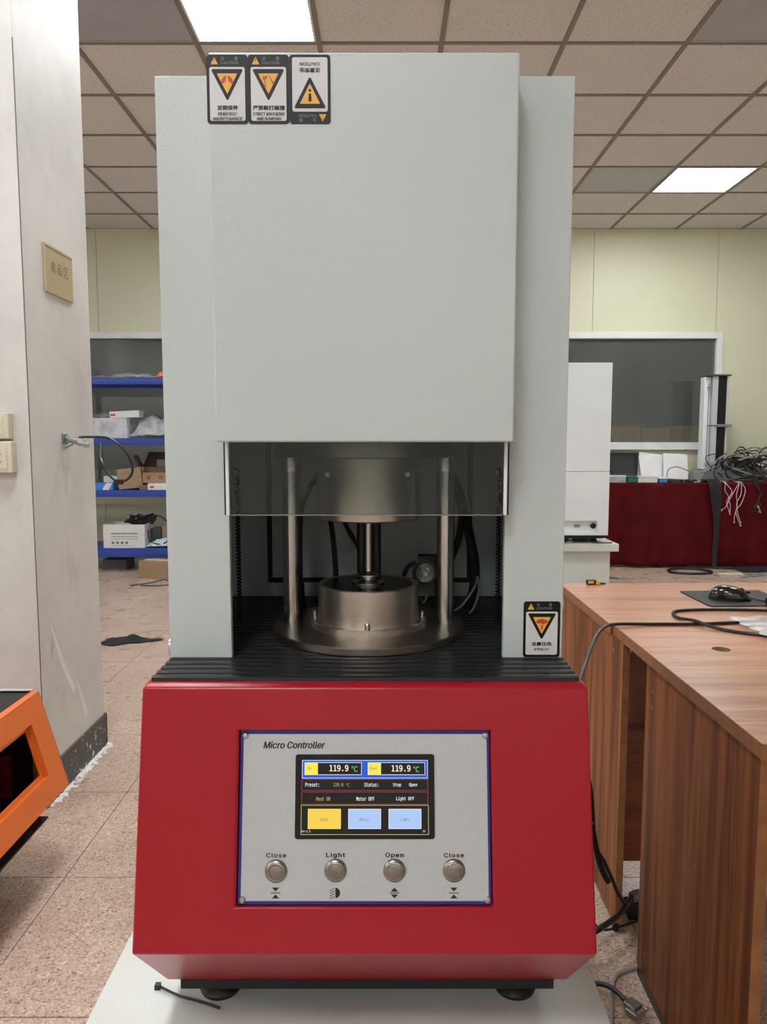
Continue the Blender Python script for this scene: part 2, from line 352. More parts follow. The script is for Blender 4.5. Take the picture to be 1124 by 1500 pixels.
for j in range(len(cy)-1):
    for i in range(len(cx)-1):
        x0, x1, y0, y1 = cx[i], cx[i+1], cy[j], cy[j+1]
        if has(LIT, x0, y0) or has(UNL, x0, y0): continue
        e = .011
        if y0 > 3.4:
            if y1-y0 > .59 and tile_me:
                o = bpy.data.objects.new('ceiling_tile', tile_me); COL.objects.link(o); o.parent = ceil; o.location = (x0, y0, CZ)
            elif y1-y0 > .59:
                o = MB().box(e, .654-e, e, .6-e, .001, .016).build('ceiling_tile', M_CEIL, ceil); o.location = (x0, y0, CZ); tile_me = o.data
            else: MB().box(x0+e, x1-e, y0+e, y1-e, CZ+.001, CZ+.016).build('ceiling_tile', M_CEIL, ceil)
        else: rest.box(x0+e, x1-e, y0+e, y1-e, CZ+.001, CZ+.016)
tag(rest.build('ceiling_tiling', M_CEIL, ceil), kind='stuff')
for x in cx[1:-1]: MB().box(x-.013, x+.013, WF, WB, CZ-.006, CZ+.004).build('grid_bar', M_TBAR, ceil)
rest = MB()
for y in cy[1:-1]:
    for i in range(len(cx)-1):
        if y > 3.4: MB().box(cx[i]+.013, cx[i+1]-.013, y-.012, y+.012, CZ-.005, CZ+.004).build('grid_bar', M_TBAR, ceil)
        else: rest.box(cx[i]+.013, cx[i+1]-.013, y-.012, y+.012, CZ-.005, CZ+.004)
tag(rest.build('grid_bars', M_TBAR, ceil), kind='stuff')
def led(x, y, lit, label):
    t = thing('ceiling_light', (x+.327, y+.3, CZ), label, 'ceiling light', 'square ceiling light panels')
    m = MB(); fr = (Vector((x, y, CZ)), X_, Y_, Z_); ring(m, fr, .014, .640, .014, .586, .012, -.004, .02); m.build('frame', M_LEDF if lit else M_OFF, t)
    MB().box(x+.026, x+.628, y+.026, y+.574, CZ-.001, CZ+.012).build('diffuser', M_LEDM if lit else M_OFF, t)
labs = {(-.998, 3.59): 'lit white ceiling light panel above the machine, nearest to the camera', (2.272, 5.99): 'lit white ceiling light panel over the right of the room near the back wall'}
for x, y in sorted(LIT):
    lb = [v for k, v in labs.items() if abs(k[0]-x) < .02 and abs(k[1]-y) < .02]
    led(x, y, True, lb[0] if lb else 'lit square ceiling light panel outside the view or hidden by the machine')
led(-1.652, 3.59, False, 'unlit grey ceiling light panel left of the lit one beside the column')
led(1.618, 3.59, False, 'unlit grey ceiling light panel at the upper right corner')
led(1.618, 5.99, False, 'unlit grey ceiling light panel left of the far lit panel')
# walls; the back wall is of panels with two wide windows
WZ0, WZ1 = 1.165, 2.25
wins = [(-3.75, -1.0, .74), (0.75, 3.41, WZ0)]
wb = struct(MB().box(WL, WR, WB+.09, WB+.1, 0, .9), 'wall_back', M_WALL, 'pale yellow panelled back wall')
edges = [WL]+[2.115+1.25*k for k in range(-5, 3)]+[WR]
for a, b in zip(edges[:-1], edges[1:]):
    m = MB(); g = .002; a += g; b -= g
    m.box(a, b, WB, WB+.09, WZ1+.04, CZ); x = a
    for w0, w1, wz in wins:
        if w1 <= x or w0 >= b: continue
        if w0 > x: m.box(x, w0, WB, WB+.09, 0, WZ1+.04); x = w0
        e_ = min(w1, b); m.box(x, e_, WB, WB+.09, 0, wz-.04); x = e_
    if x < b-.001: m.box(x, b, WB, WB+.09, 0, WZ1+.04)
    m.build('wall_panel', M_WALL, wb)
struct(MB().box(WL-.1, WL, WF, WB+.1, 0, CZ), 'wall_left', M_WALLW, 'left wall of the workshop')
struct(MB().box(WR, WR+.1, WF, WB+.1, 0, CZ), 'wall_right', M_WALLW, 'right wall of the workshop')
struct(MB().box(WL, WR, WF-.1, WF, 0, CZ), 'wall_front', M_WALLW, 'wall of the workshop behind the camera')
for n, (w0, w1, wz) in enumerate(wins, 1):
    wlab = ('window in the back wall behind the blue shelves', 'wide window in the back wall right of the machine')[n-1]
    m = MB(); fr = (Vector((0, WB, 0)), X_, Z_, -Y_)
    ring(m, fr, w0-.03, w1+.03, wz-.04, WZ1+.045, .062, -.09, .022)
    w = struct(m, f'window_{n}', M_FRAMEW, wlab, bevel=.004)
    MB().box(w0+.02, w1-.02, WB+.02, WB+.026, wz+.01, WZ1-.005).build('pane', M_WGLASS, w)
    MB().box(w0-.05, w1+.05, WB-.035, WB, wz-.055, wz-.04).build('sill', M_FRAMEW, w, bevel=.003)
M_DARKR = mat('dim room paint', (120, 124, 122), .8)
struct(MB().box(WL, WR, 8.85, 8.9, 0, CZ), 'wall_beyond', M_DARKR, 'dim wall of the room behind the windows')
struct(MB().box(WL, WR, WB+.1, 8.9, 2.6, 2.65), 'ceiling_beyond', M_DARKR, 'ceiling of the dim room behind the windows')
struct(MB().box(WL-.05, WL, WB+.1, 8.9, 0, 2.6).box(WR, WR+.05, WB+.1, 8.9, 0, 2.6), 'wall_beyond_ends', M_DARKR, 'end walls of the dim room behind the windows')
t = thing('storage_bench', (2.9, 8.05, 0), 'brown wooden storage bench behind the window glass', 'bench')
MB().box(1.9, 3.6, 7.79, 8.25, 1.07, 1.10).build('bench_top', M_CARTOND, t)
for x in (1.93, 2.75, 3.57): MB().box(x-.02, x+.02, 7.84, 8.2, 0, 1.07).build('leg', M_CARTOND, t)
M_KRAFT = mat('light kraft cardboard', (206, 166, 112), .8, var=.12, vs_=10)
for i, (x0, x1, h) in enumerate([(2.32, 2.68, .25), (2.69, 2.99, .235), (3.0, 3.34, .26)]):
    t = thing('carton', ((x0+x1)/2, 7.98, 1.10), ['brown carton behind the window glass, leftmost of three', 'brown carton behind the window glass, middle of three', 'brown carton behind the window glass, rightmost of three'][i], 'box', 'cartons behind the window')
    MB().box(x0, x1, 7.80, 8.04, 1.10, 1.10+h).build('carton_body', M_KRAFT, t, bevel=.004)
    MB().box(x0-.002, x1+.002, 7.96, 8.0, 1.10+h, 1.103+h).build('tape', M_BEIGE, t)
# column on the left
CX, CY0, CY1 = -1.108, 2.345, 2.86
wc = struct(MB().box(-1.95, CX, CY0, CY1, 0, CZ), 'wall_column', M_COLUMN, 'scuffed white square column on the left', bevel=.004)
MB().box(CX-.0022, CX+.0006, CY0-.0006, CY0+.0012, .12, 2.4).build('corner_crack', mat('crack grey', (104, 102, 98), .8), wc)
m = MB(); fr = (Vector((CX-.19, CY0-.0006, .62)), X_, Z_, -Y_)
for a, b in ((-.02, .0), (0, .018), (.02, 0), (0, -.02), (.036, .018), (.036, -.014), (.016, .034), (-.018, -.036)):
    for k, w in ((.0105, .0025), (.005, .0015)):
        for u0, u1, v0, v1 in ((a-k, a+k, b-k, b-k+w), (a-k, a+k, b+k-w, b+k), (a-k, a-k+w, b-k+w, b+k-w), (a+k-w, a+k, b-k+w, b+k-w)):
            m.prism(rect(u0, u1, v0, v1), fr, 0, .0005)
for k in range(22):
    a0, a1 = R(20+k*6.4), R(20+(k+1)*6.4)
    m.prism([(.075*math.cos(a0), .055*math.sin(a0)+.02), (.075*math.cos(a1), .055*math.sin(a1)+.02), (.072*math.cos(a1), .052*math.sin(a1)+.02), (.072*math.cos(a0), .052*math.sin(a0)+.02)], fr, 0, .0005)
m.build('shoe_print', mat('shoe print dust', (120, 118, 112), .8), wc)
m = MB(); fr = (Vector((CX+.0006, 0, 0)), Y_, Z_, X_)
m.prism([(2.42, .60), (2.435, .585), (2.52, .44), (2.60, .32), (2.585, .30), (2.50, .42)], fr, -.0005, .00015)
m.prism([(2.61, .35), (2.62, .34), (2.70, .20), (2.685, .17), (2.65, .24)], fr, -.0005, .00015)
m.build('paint_scrape', mat('bare plaster', (226, 226, 222), .8), wc)
sk = struct(MB().box(CX, CX+.008, CY0, CY1+.008, 0, .125).box(-1.95, CX+.008, CY0-.008, CY0, 0, .125).box(-1.95, CX+.008, CY1, CY1+.008, 0, .125), 'baseboard_column', M_SKIRT, 'dark grey chipped skirting of the column')
m = MB()
for k in range(120):
    y = CY0+.005+rnd.random()*.52; w_ = .002+rnd.random()*.006; q_ = rnd.random()**2*.022; m.mx = RZ(CX+.010+q_, y, 0, rnd.random()*180)
    m.box(-w_, w_*(.5+rnd.random()), -w_*1.6, w_*1.6, 0, .001+rnd.random()*.003)
tag(m.build('plaster_crumbs', mat('bare plaster', (226, 226, 222), .8), sk), kind='stuff')
t = thing('area_sign', (CX, 2.59, 1.76), 'brass coloured sign plate with dark characters on the column', 'sign')
MB().box(CX, CX+.008, 2.485, 2.70, 1.687, 1.845).build('plate', M_SIGN, t, bevel=.002)
m = MB(); fr = (Vector((CX+.0082, 2.592, 1.777)), Y_, Z_, X_)
for i, ch in enumerate('成品区'):
    m = MB(); put_text(m, fr, ch, (i-1)*.050, 0, .042, width=.034, height=.036); m.build('lettering', mat('sign print', (110, 96, 70), .5), t)
MB().box(CX+.008, CX+.0085, 2.49, 2.695, 1.832, 1.836).build('sign_line', mat('sign print', (110, 96, 70), .5), t)
for i, (z0, z1, x1, nm, lb) in enumerate([(1.2065, 1.287, -1.159, 'switch_box', 'pale yellow switch box on the column, upper of two'), (1.101, 1.199, -1.152, 'socket_box', 'beige socket box on the column, lower of two')]):
    t = thing(nm, (x1-.06, CY0, z0), lb, 'socket')
    MB().box(x1-.12, x1, CY0-.034, CY0, z0, z1).build('box', M_BEIGE, t, bevel=.004)
    MB().box(x1-.105, x1-.015, CY0-.037, CY0-.034, z0+.012, z1-.012).build('face_plate', (M_YELLOWPL, M_BEIGE)[i] if False else M_BEIGE, t, bevel=.002)
    for k in range(2): MB().cyl((x1-.035, CY0-.039, z0+.035+k*.025), (x1-.035, CY0-.036, z0+.035+k*.025), .004, n=12).build('screw', M_BOLT, t)
t = thing('pipe_connector', (CX, 2.6, 1.2), 'metal threaded connector sticking out of the column', 'connector')
MB().box(CX, CX+.006, 2.575, 2.612, 1.188, 1.226).build('wall_bracket', mat('zinc blue', (120, 160, 160), .35, .9), t, bevel=.002)
MB().cyl((CX+.005, 2.60, 1.207), (CX+.018, 2.60, 1.205), .013, n=6).build('hex_nut', M_BOLT, t)
m = MB().cyl((CX+.018, 2.60, 1.205), (CX+.066, 2.60, 1.196), .0105)
for k in range(5): m.cyl((CX+.022+k*.009, 2.60, 1.2043-k*.0017), (CX+.026+k*.009, 2.60, 1.2035-k*.0017), .0118)
m.build('threaded_rod', M_BOLT, t)
MB().cyl((CX+.05, 2.586, 1.193), (CX+.088, 2.584, 1.185), .0085).build('plug', M_BOLT, t)
MB().cyl((CX+.0, 2.60, 1.175), (CX+.03, 2.6, 1.19), .003).build('pin', M_BOLT, t)
t = thing('cable_loop', (-1.04, 2.6, 1.21), 'black cable hanging in a loop from the connector on the column', 'cable')
MB().tube([(CX+.045, 2.605, 1.212), (-1.03, 2.61, 1.214), (-.954, 2.61, 1.207), (-.897, 2.61, 1.155), (-.88, 2.61, 1.096), (-.905, 2.61, 1.062), (-.94, 2.61, 1.062), (-.972, 2.62, 1.09), (-1.01, 2.66, 1.14), (-1.06, 2.8, 1.18), (-1.10, 2.9, 1.19)], .0042).build('cable', M_FLEX, t)
MB().box(-.945, -.915, 2.6, 2.62, 1.048, 1.066).build('cable_tie', M_BLACK, t, bevel=.002)
# ------------------------------------------------------------------ low table under the machine
def low_table(x0, x1, y0, y1, z, th, label, inset=.05):
    t = thing('low_table', ((x0+x1)/2, (y0+y1)/2, 0), label, 'table')
    MB().box(x0, x1, y0, y1, z-th, z).build('table_top', M_LAM, t, bevel=.003)
    MB().box(x0+inset, x1-inset, y0+inset, y0+inset+.018, .06, z-th).build('front_board', M_LAM, t)
    MB().box(x0+inset, x1-inset, y1-inset-.018, y1-inset, .06, z-th).build('back_board', M_LAM, t)
    for x in (x0+inset, x1-inset-.018): MB().box(x, x+.018, y0+inset+.018, y1-inset-.018, .06, z-th).build('side_board', M_LAM, t)
    for x in (x0+inset+.03, x1-inset-.03):
        for y in (y0+inset+.04, y1-inset-.04): MB().cyl((x, y, 0), (x, y, .06), .02, n=16).build('foot', M_BLACK, t)
low_table(-.420, .321, .62, 1.72, .385, .04, 'pale grey laminate low table carrying the red and grey machine')
# ------------------------------------------------------------------ the rheometer
XC = -.0235; Z0 = .888
rh = thing('rheometer', (XC, 1.2, .385), 'tall grey and red testing machine with control panel in the middle', 'machine')
# red base: front slants out to an apex, then undercuts
HB = .2885; xl, xr = XC-HB, XC+HB
prof = [(.934, .8910), (.925, .8855), (.864, .568), (1.000, .430), (1.52, .430), (1.52, .8910)]
fo = Vector((XC, .930, .888)); Vd = Vector((0, .201998, .979386)); Nd = Vector((0, -.979386, .201998)); FRS = (fo, X_, Vd, Nd)
PT = lambda u, v, d=0.0: fo+X_*u+Vd*v+Nd*d
m = MB(); n = len(prof); HW = [.2800, .2862, HB, HB, HB, .2800]; vs_ = [(XC-h, y, z) for h, (y, z) in zip(HW, prof)]+[(XC+h, y, z) for h, (y, z) in zip(HW, prof)]
fs = [tuple(range(n))[::-1], tuple(range(n, 2*n))]
for i in range(n):
    if i == 1: continue
    fs.append((i, (i+1) % n, n+(i+1) % n, n+i))
m.add(vs_, fs)
# slanted front with the recess of the control panel
ru0, ru1, rv0, rv1 = -.1605, .1600, -.2712, -.0561
a, b, c, d = Vector((XC-.2862, .925, .8855)), Vector((XC+.2862, .925, .8855)), Vector((xr, .864, .568)), Vector((xl, .864, .568))
nf = (b-a).cross(d-a).normalized(); nf = -nf if nf.y > 0 else nf
def onface(u, v):
    p = PT(u, v); return p-nf*((p-a).dot(nf))
q = [onface(ru0, rv1), onface(ru1, rv1), onface(ru1, rv0), onface(ru0, rv0)]; qi = [p-nf*.0130 for p in q]
m.add([a, b, c, d]+q+qi, [(0, 4, 5, 1), (1, 5, 6, 2), (2, 6, 7, 3), (3, 7, 4, 0), (4, 8, 9, 5), (5, 9, 10, 6), (6, 10, 11, 7), (7, 11, 8, 4), (8, 11, 10, 9)])
k = len(m.v)-12
import bmesh
me = bpy.data.meshes.new('base_housing'); org = Vector(rh['_o']); me.from_pydata([tuple(Vector(p)-org) for p in m.v], [], m.f)
bm = bmesh.new(); bm.from_mesh(me); bmesh.ops.remove_doubles(bm, verts=bm.verts, dist=1e-5); bmesh.ops.recalc_face_normals(bm, faces=bm.faces); bm.to_mesh(me); bm.free()
me.materials.append(M_RED); me.polygons.foreach_set('use_smooth', [True]*len(me.polygons)); me.set_sharp_from_angle(angle=R(35))
o = bpy.data.objects.new('base_housing', me); COL.objects.link(o); o.parent = rh; o['_o'] = list(org); o['label'] = 'red powder coated base with slanted front'
md = o.modifiers.new('bevel', 'BEVEL'); md.width = .0035; md.segments = 3; md.limit_method = 'ANGLE'; md.angle_limit = R(30); md.harden_normals = True
MB().box(XC-.268, XC+.268, 1.0, 1.5, .416, .430).build('bottom_plate', M_BLACKM, rh)
for x in (XC-.22, XC+.22):
    for y in (1.045, 1.45): MB().lathe((x, y, .385), [(0, 0), (.03, 0), (.032, .006), (.024, .016), (.012, .02), (.012, .031), (0, .031)], 24).build('foot', M_BLACK, rh)
# ribbed rubber mat on the base
m = MB(); mx0, mx1 = XC-.2765, XC+.2765; pts = []; y = .937
while y < 1.43:
    pts += [(y, .8955), (y+.003, .8965), (y+.012, .8965), (y+.015, .8955), (y+.0155, .8920), (y+.0195, .8920)]; y += .020
pts.append((1.44, .8965))
nn = len(pts); vs_ = [(x, yy, zz) for x in (mx0, mx1) for yy, zz in pts]
m.add(vs_, [(i, i+1, nn+i+1, nn+i) for i in range(nn-1)])
m.add([(mx0, .937, .8905), (mx1, .937, .8905), (mx1, .937, .8955), (mx0, .937, .8955)], [(0, 1, 2, 3)])
for x in (mx0, mx1): m.add([(x, .937, .8905), (x, 1.44, .8905), (x, 1.44, .8940), (x, .937, .8940)], [(0, 1, 2, 3)])
tag(m.build('rubber_mat', M_RUBBER, rh, smooth=20), 'black ribbed rubber mat on top of the base')
# tower shell with opening
TX0, TX1, TY, TT = XC-.2762, XC+.2742, 1.022, 1.675; TB = .8965
OX0, OX1 = -.2130, .1675
m = MB(); w = .012; g_ = .004
m.box(TX0, OX0, TY, TY+w, TB, TT); m.box(OX1, TX1, TY, TY+w, TB, TT); m.box(OX0, OX1, TY, TY+w, 1.22, TT)
m.box(TX0, TX0+g_, TY+w, 1.5, TB, TT); m.box(TX1-g_, TX1, TY+w, 1.5, TB, TT)
m.box(TX0+g_, TX1-g_, TY+w, 1.5, TT-g_, TT); m.box(TX0+g_, TX1-g_, 1.49, 1.5, TB, TT-g_)
o = m.build('tower_shell', M_GREY, rh, bevel=.0012); o['label'] = 'light grey tower housing with open test chamber'
m = MB().box(TX0+g_, TX1-g_, 1.44, 1.446, TB, TT-.3)
m.build('chamber_back_panel', M_GREY, rh)
m = MB(); fr = (Vector((0, 1.44, 0)), X_, Z_, -Y_); ring(m, fr, -.226, .172, .925, 1.24, .009, 0, .006); m.build('back_panel_frame', M_BLACKM, rh, bevel=.002)
MB().box(TX0+g_, TX1-g_, TY+w, 1.44, 1.30, 1.305).build('chamber_roof', M_BLACKM, rh)
# front cover
o = MB().box(-.2165, .1682, .963, 1.0215, 1.1985, 1.6755).build('front_cover', M_GREY, rh, bevel=.003, seg=3); o['label'] = 'raised light grey front cover above the test chamber'
# sliding clear shield
gs = MB().box(-.2065, .1605, .9945, .9985, 1.101, 1.3).build('safety_shield', M_GLASS, rh); gs['label'] = 'clear sliding safety shield in front of the upper die'
MB().box(-.2065, .1605, .9940, .9990, 1.1002, 1.1016).build('shield_edge', mat('shield edge', (128, 134, 134), .2), gs)
for x in (-.2105, .1605): MB().box(x, x+.0045, .99, 1.001, 1.101, 1.21).build('shield_channel', M_EDGE, rh, bevel=.001)
for x in (-.2135, .1652): MB().box(x, x+.003, .995, 1.021, 1.101, 1.21).build('shield_rail', M_BLACK, rh)
# dies
DX, DY = -.0242, 1.178; ZP = .9085
MB().lathe((DX, DY, .8965), [(0, 0), (.151, 0), (.1525, .0015), (.1525, .0102), (.1507, .012), (0, .012)], 96).build('base_plate', M_STEELD, rh)
ld = MB().lathe((DX, DY, ZP), [(0, 0), (.0805, .0), (.0805, .0645), (.0797, .0655), (.072, .0655), (.071, .0635), (.020, .0615), (0, .0615)], 96).build('lower_die', M_STEEL, rh, smooth=30); ld['label'] = 'turned steel lower die cylinder'
MB().lathe((DX, DY, ZP), [(.0805, 0), (.093, 0), (.093, .009), (.092, .010), (.0805, .010)], 96).build('flange', M_STEEL, ld)
MB().lathe((DX, DY, ZP+.0642), [(0, .0006), (.0705, .0006), (.0705, 0)], 64).build('die_face', mat('die face dark', (46, 46, 48), .22, .8), ld)
for k in range(4):
    a = R(-90+90*k); p = (DX+.0865*math.cos(a), DY+.0865*math.sin(a))
    MB().cyl((p[0], p[1], ZP+.010), (p[0], p[1], ZP+.018), .0042, n=16).lathe((p[0], p[1], ZP+.018), [(.0046, 0), (.0035, .002), (0, .0025)], 16).build('flange_bolt', M_BOLT, ld)
for k in range(8):
    a = R(22.5+45*k); p = (DX+.075*math.cos(a), DY+.075*math.sin(a))
    MB().cyl((p[0], p[1], ZP+.0655), (p[0], p[1], ZP+.0662), .0016, n=10).build('pin', M_BOLT, ld)
cs = MB().lathe((DX, DY, ZP+.0645), [(0, .0), (.026, .001), (.026, .003), (.012, .006), (.010, .010), (.018, .013), (.018, .015), (.0105, .018), (.0055, .020), (.0055, .15)], 40).build('rotor_shaft', M_CHROME, rh)
cs['label'] = 'chrome rotor shaft between the dies'
for sx in (-1, 1): MB().cyl((DX+sx*.0125, DY+.05, ZP+.06), (DX+sx*.0125, DY+.05, 1.14), .0075, n=20).build('reflection_rod', M_BLACK, rh)  # black rods stand in for dark reflections along the chrome shaft
MB().lathe((DX, DY, 1.1755), [(0, 0), (.146, 0), (.1475, .0015), (.1475, .03), (0, .03)], 96).build('top_plate', M_STEELD, rh)
ud = MB().lathe((DX, DY, 1.0780), [(0, .0), (.0785, 0), (.0805, .002), (.0805, .0755), (.0925, .0755), (.0925, .0840), (.0905, .0840), (.0905, .0975), (0, .0975)], 96).build('upper_die', M_STEEL, rh, smooth=30); ud['label'] = 'turned steel upper die cylinder'
for k in range(4):
    a = R(-135+90*k); p = (DX+.0865*math.cos(a), DY+.0865*math.sin(a))
    MB().cyl((p[0], p[1], 1.1465), (p[0], p[1], 1.1535), .0048, n=16).build('die_bolt', M_BOLT, ud)
for sx in (-1, 1):
    x = DX+sx*.1235
    gp = MB().cyl((x, DY, ZP), (x, DY, 1.1755), .0130, n=40, caps=False).build('guide_post', M_CHROME, rh)
    MB().lathe((x, DY, 1.1530), [(.013, 0), (.0152, 0), (.0156, .001), (.0156, .0215), (.013, .0225)], 40).build('collar', M_CHROME, gp)
    MB().cyl((x+sx*.004, DY+.05, .9), (x+sx*.004, DY+.05, 1.17), .0145, n=24).build('rear_post', M_BLACK, rh)
# coiled springs at both sides of the chamber
for x in (-.2345, .1855):
    path = [(x+.003*math.cos(k*math.pi/3), 1.19+.003*math.sin(k*math.pi/3), .905+k*.0055/6) for k in range(6*46)]
    MB().tube(path, .0017, 6, 1).build('coil_spring', M_BLACKM, rh)
def hose(pts, r, nm='hose', m_=None):
    # ribbed flexible hose
    return MB().tube(pts, (lambda t: r*(1+.12*math.sin(t*420))) if nm == 'hose' else r, 8, 24).build(nm, m_ or M_FLEX, rh)
hose([(-.1476, 1.30, .90), (-.1476, 1.30, .945), (-.1465, 1.30, 1.06), (-.138, 1.30, 1.10), (-.112, 1.29, 1.145), (-.09, 1.28, 1.165)], .0048)
hose([(-.083, 1.30, .90), (-.0845, 1.30, .969), (-.089, 1.30, 1.03), (-.094, 1.29, 1.08), (-.094, 1.27, 1.13)], .0048)
hose([(-.030, 1.30, .975), (-.041, 1.30, 1.006), (-.069, 1.295, 1.06), (-.085, 1.28, 1.11)], .0042)
MB().lathe((-.1476, 1.30, .8995), [(.012, 0), (.012, .02), (.0075, .03), (.0075, .05), (.005, .052)], 20).build('hose_fitting', M_BLACK, rh)
hose([(.150, 1.32, .90), (.162, 1.32, .935), (.163, 1.32, .985), (.152, 1.32, 1.04), (.136, 1.31, 1.10), (.115, 1.30, 1.15)], .0085, 'cable', M_BLACKM)
hose([(.118, 1.30, .99), (.134, 1.31, 1.03), (.140, 1.31, 1.08)], .006, 'cable', M_BLACKM)
hose([(.112, 1.28, .90), (.135, 1.28, .912), (.158, 1.29, .94), (.166, 1.30, .958)], .0022, 'cable', M_GREYWIRE)
hose([(.150, 1.28, .90), (.160, 1.285, .912), (.168, 1.29, .94), (.166, 1.30, .962)], .0022, 'cable', M_GREYWIRE)
# spotlight
ax = Vector((-.22, -.9, .12)).normalized(); lc = Vector((.0725, 1.30, .968))
sl = MB().lathe(lc-ax*.03, [(0, -.022), (.012, -.022), (.016, -.012), (.020, .0), (.0225, .022), (.0225, .030), (.0185, .030), (.0175, .026)], 32, ax).build('spotlight', M_BLACK, rh)
sl['label'] = 'small black spotlight with clear faceted lens'
MB().lathe(lc-ax*.03, [(0, .004), (.007, .006), (.012, .013), (.0175, .026)], 12, ax).build('reflector', M_CHROME, sl, smooth=5)
MB().lathe(lc-ax*.03, [(.0175, .026), (.012, .0285), (0, .0295)], 32, ax).build('lens', M_GLASS, sl)
MB().box(.092, .104, 1.30, 1.325, .90, .998).build('spotlight_bracket', M_BLACK, rh, bevel=.002)
MB().box(.062, .104, 1.305, 1.325, .985, .998).build('spotlight_bracket', M_BLACK, rh, bevel=.002)
MB().tube([(.058, 1.31, .985), (.042, 1.31, .975), (.034, 1.31, .945), (.036, 1.31, .90)], .004).build('lamp_cable', M_FLEX, rh)
MB().tube([(.056, 1.29, .915), (.064, 1.285, .925), (.070, 1.285, .918), (.078, 1.285, .932)], .0025).build('wing_nut', M_BOLT, rh)
# knobs on the tower sides
for sx, y, z in ((-1, 1.05, .905), (1, 1.06, .968)):
    x = TX0 if sx < 0 else TX1
    MB().cyl((x, y, z), (x+sx*.008, y, z), .013, n=20).build('side_knob', M_BOLT, rh, bevel=.001)
MB().box(xr, xr+.004, 1.0, 1.02, .80, .83).build('side_catch', M_BLACK, rh)
# ---- stickers
def hazard(fr, w, h, dark, header, lines, kind, up, label, flip=False):
    # fr origin at sticker centre
    st = MB().prism(rrect(-w/2, w/2, -h/2, h/2, .004), fr, 0, .0006).build('warning_sticker', dark, rh); st['label'] = label
    k = -1 if flip else 1
    hd = .0145; b = .0036
    if flip: wf = (-w/2+b, w/2-b, -h/2+hd, h/2-b*.9)
    else: wf = (-w/2+b, w/2-b, -h/2+b, h/2-hd)
    MB().prism(rrect(*wf, .0025), fr, .0006, .0009).build('white_field', M_STKW, st)
    hv = k*(h/2-hd/2)
    MB().prism([(k*(-.0155-.0045), hv-k*.0042), (k*(-.0155+.0045), hv-k*.0042), (k*-.0155, hv+k*.0045)], fr, .0006, .0009).build('caution_triangle', M_STKY, st)
    m = MB(); m.prism(rect(-.0004-.0155*k, .0004-.0155*k, hv-k*.0005 if k > 0 else hv-.002, hv+.002 if k > 0 else hv+.0005), fr, .0009, .0011); m.prism(rect(-.0004-.0155*k, .0004-.0155*k, hv-k*.0028-.0004, hv-k*.0028+.0004), fr, .0009, .0011); m.build('exclamation_mark', M_STKB, st)
    m = MB(); put_text(m, fr, '注', k*-.0055, hv+k*.0026, .0046, .0009, flip=flip, height=.0044, width=.0044); put_text(m, fr, '意', k*.0115, hv+k*.0026, .0046, .0009, flip=flip, height=.0044, width=.0044)
    put_text(m, fr, 'CAUTION', k*.003, hv-k*.0024, .0045, .0009, width=.0215, flip=flip, height=.0032); m.build('header_lettering', M_STKG, st)
    cv = header
    tri = lambda s_: ([(-s_, s_*.92), (s_, s_*.92), (0, -s_*.98)] if up < 0 else [(-s_, -s_*.92), (s_, -s_*.92), (0, s_*.98)])
    sh = lambda P, dv: [(u, v+cv+dv) for u, v in P]
    MB().prism(sh(rpoly(tri(.0200), .0016), 0), fr, .0009, .0012).build('triangle_border', dark, st, bevel=0)
    MB().prism(sh(rpoly(tri(.0126), .0006), .0016*(1 if up < 0 else -1)), fr, .0012, .0014).build('triangle_field', M_STKY, st)
    m = MB(); d0, d1 = .0014, .0016; C = lambda a: [(x, y+cv) for x, y in a]
    if kind == 'hands':
        for s_ in (-1, 1):
            m.prism(C([(s_*.0005, .0105), (s_*.004, .0095), (s_*.0068, .006), (s_*.0072, .0022), (s_*.0058, -.0005), (s_*.0052, .0025), (s_*.0042, .0008), (s_*.0036, .0040), (s_*.0025, .0022), (s_*.0016, .0055)][::s_]), fr, d0, d1)
    elif kind == 'knock':
        m.prism(C([(-.0068, .0095), (-.001, .0105), (-.002, .0075), (-.0038, .006), (-.0066, .0055)]), fr, d0, d1)
        m.prism(C([(-.0046, .0058), (-.0034, .0058), (-.0038, -.001), (-.0046, -.001)]), fr, d0, d1); m.prism(C(rect(-.0062, -.0022, -.0022, -.001)), fr, d0, d1)
        m.prism(C([(.0006, .0105), (.002, .010), (.007, .0012), (.0052, .0006)]), fr, d0, d1)
    elif kind == 'info':
        m.cyl(fr[0]+fr[2]*(cv+.0025)+fr[3]*d0, fr[0]+fr[2]*(cv+.0025)+fr[3]*d1, .0017, n=20)
        m.prism(C([(-.0014, -.0012), (.0014, -.0012), (.0021, -.0085), (.0012, -.0108), (-.0012, -.0108), (-.0021, -.0085)]), fr, d0, d1)
    else:
        m.prism(C([(-.0085, .006), (-.006, .0095), (0, .0105), (.0065, .009), (.009, .0065), (.0055, .0045), (.002, .0030), (-.001, .0042), (-.005, .004)]), fr, d0, d1)
        m.prism(C([(-.0045, .0028), (0, .0015), (.0042, .003), (.0012, .0005), (.0010, -.0045), (-.0010, -.0045), (-.0010, .0004)]), fr, d0, d1)
    m.build('pictogram', dark if kind == 'info' else M_STKR, st)
    m = MB()
    for s_, v, sz, wd in lines: put_text(m, fr, s_, 0, v, sz, .0012, bold=.05, width=wd, flip=flip, height=.0037 if s_.isascii() else .0054)
    m.build('lettering', M_STKD, st)
CF = .963
def frc(x, z, y): return (Vector((x, y, z)), X_, Z_, -Y_)
zs = (1.6722+1.5905)/2; hs = .0815; ws = .0508
hazard(frc(-.1925, zs, CF), ws, hs, M_STKD, .0052, [('定期保养', -.0218, .0072, .025), ('PERIODIC', -.0292, .006, .023), ('MAINTENANCE', -.0348, .006, .036)], 'hands', -1, 'caution sticker reading PERIODIC MAINTENANCE')
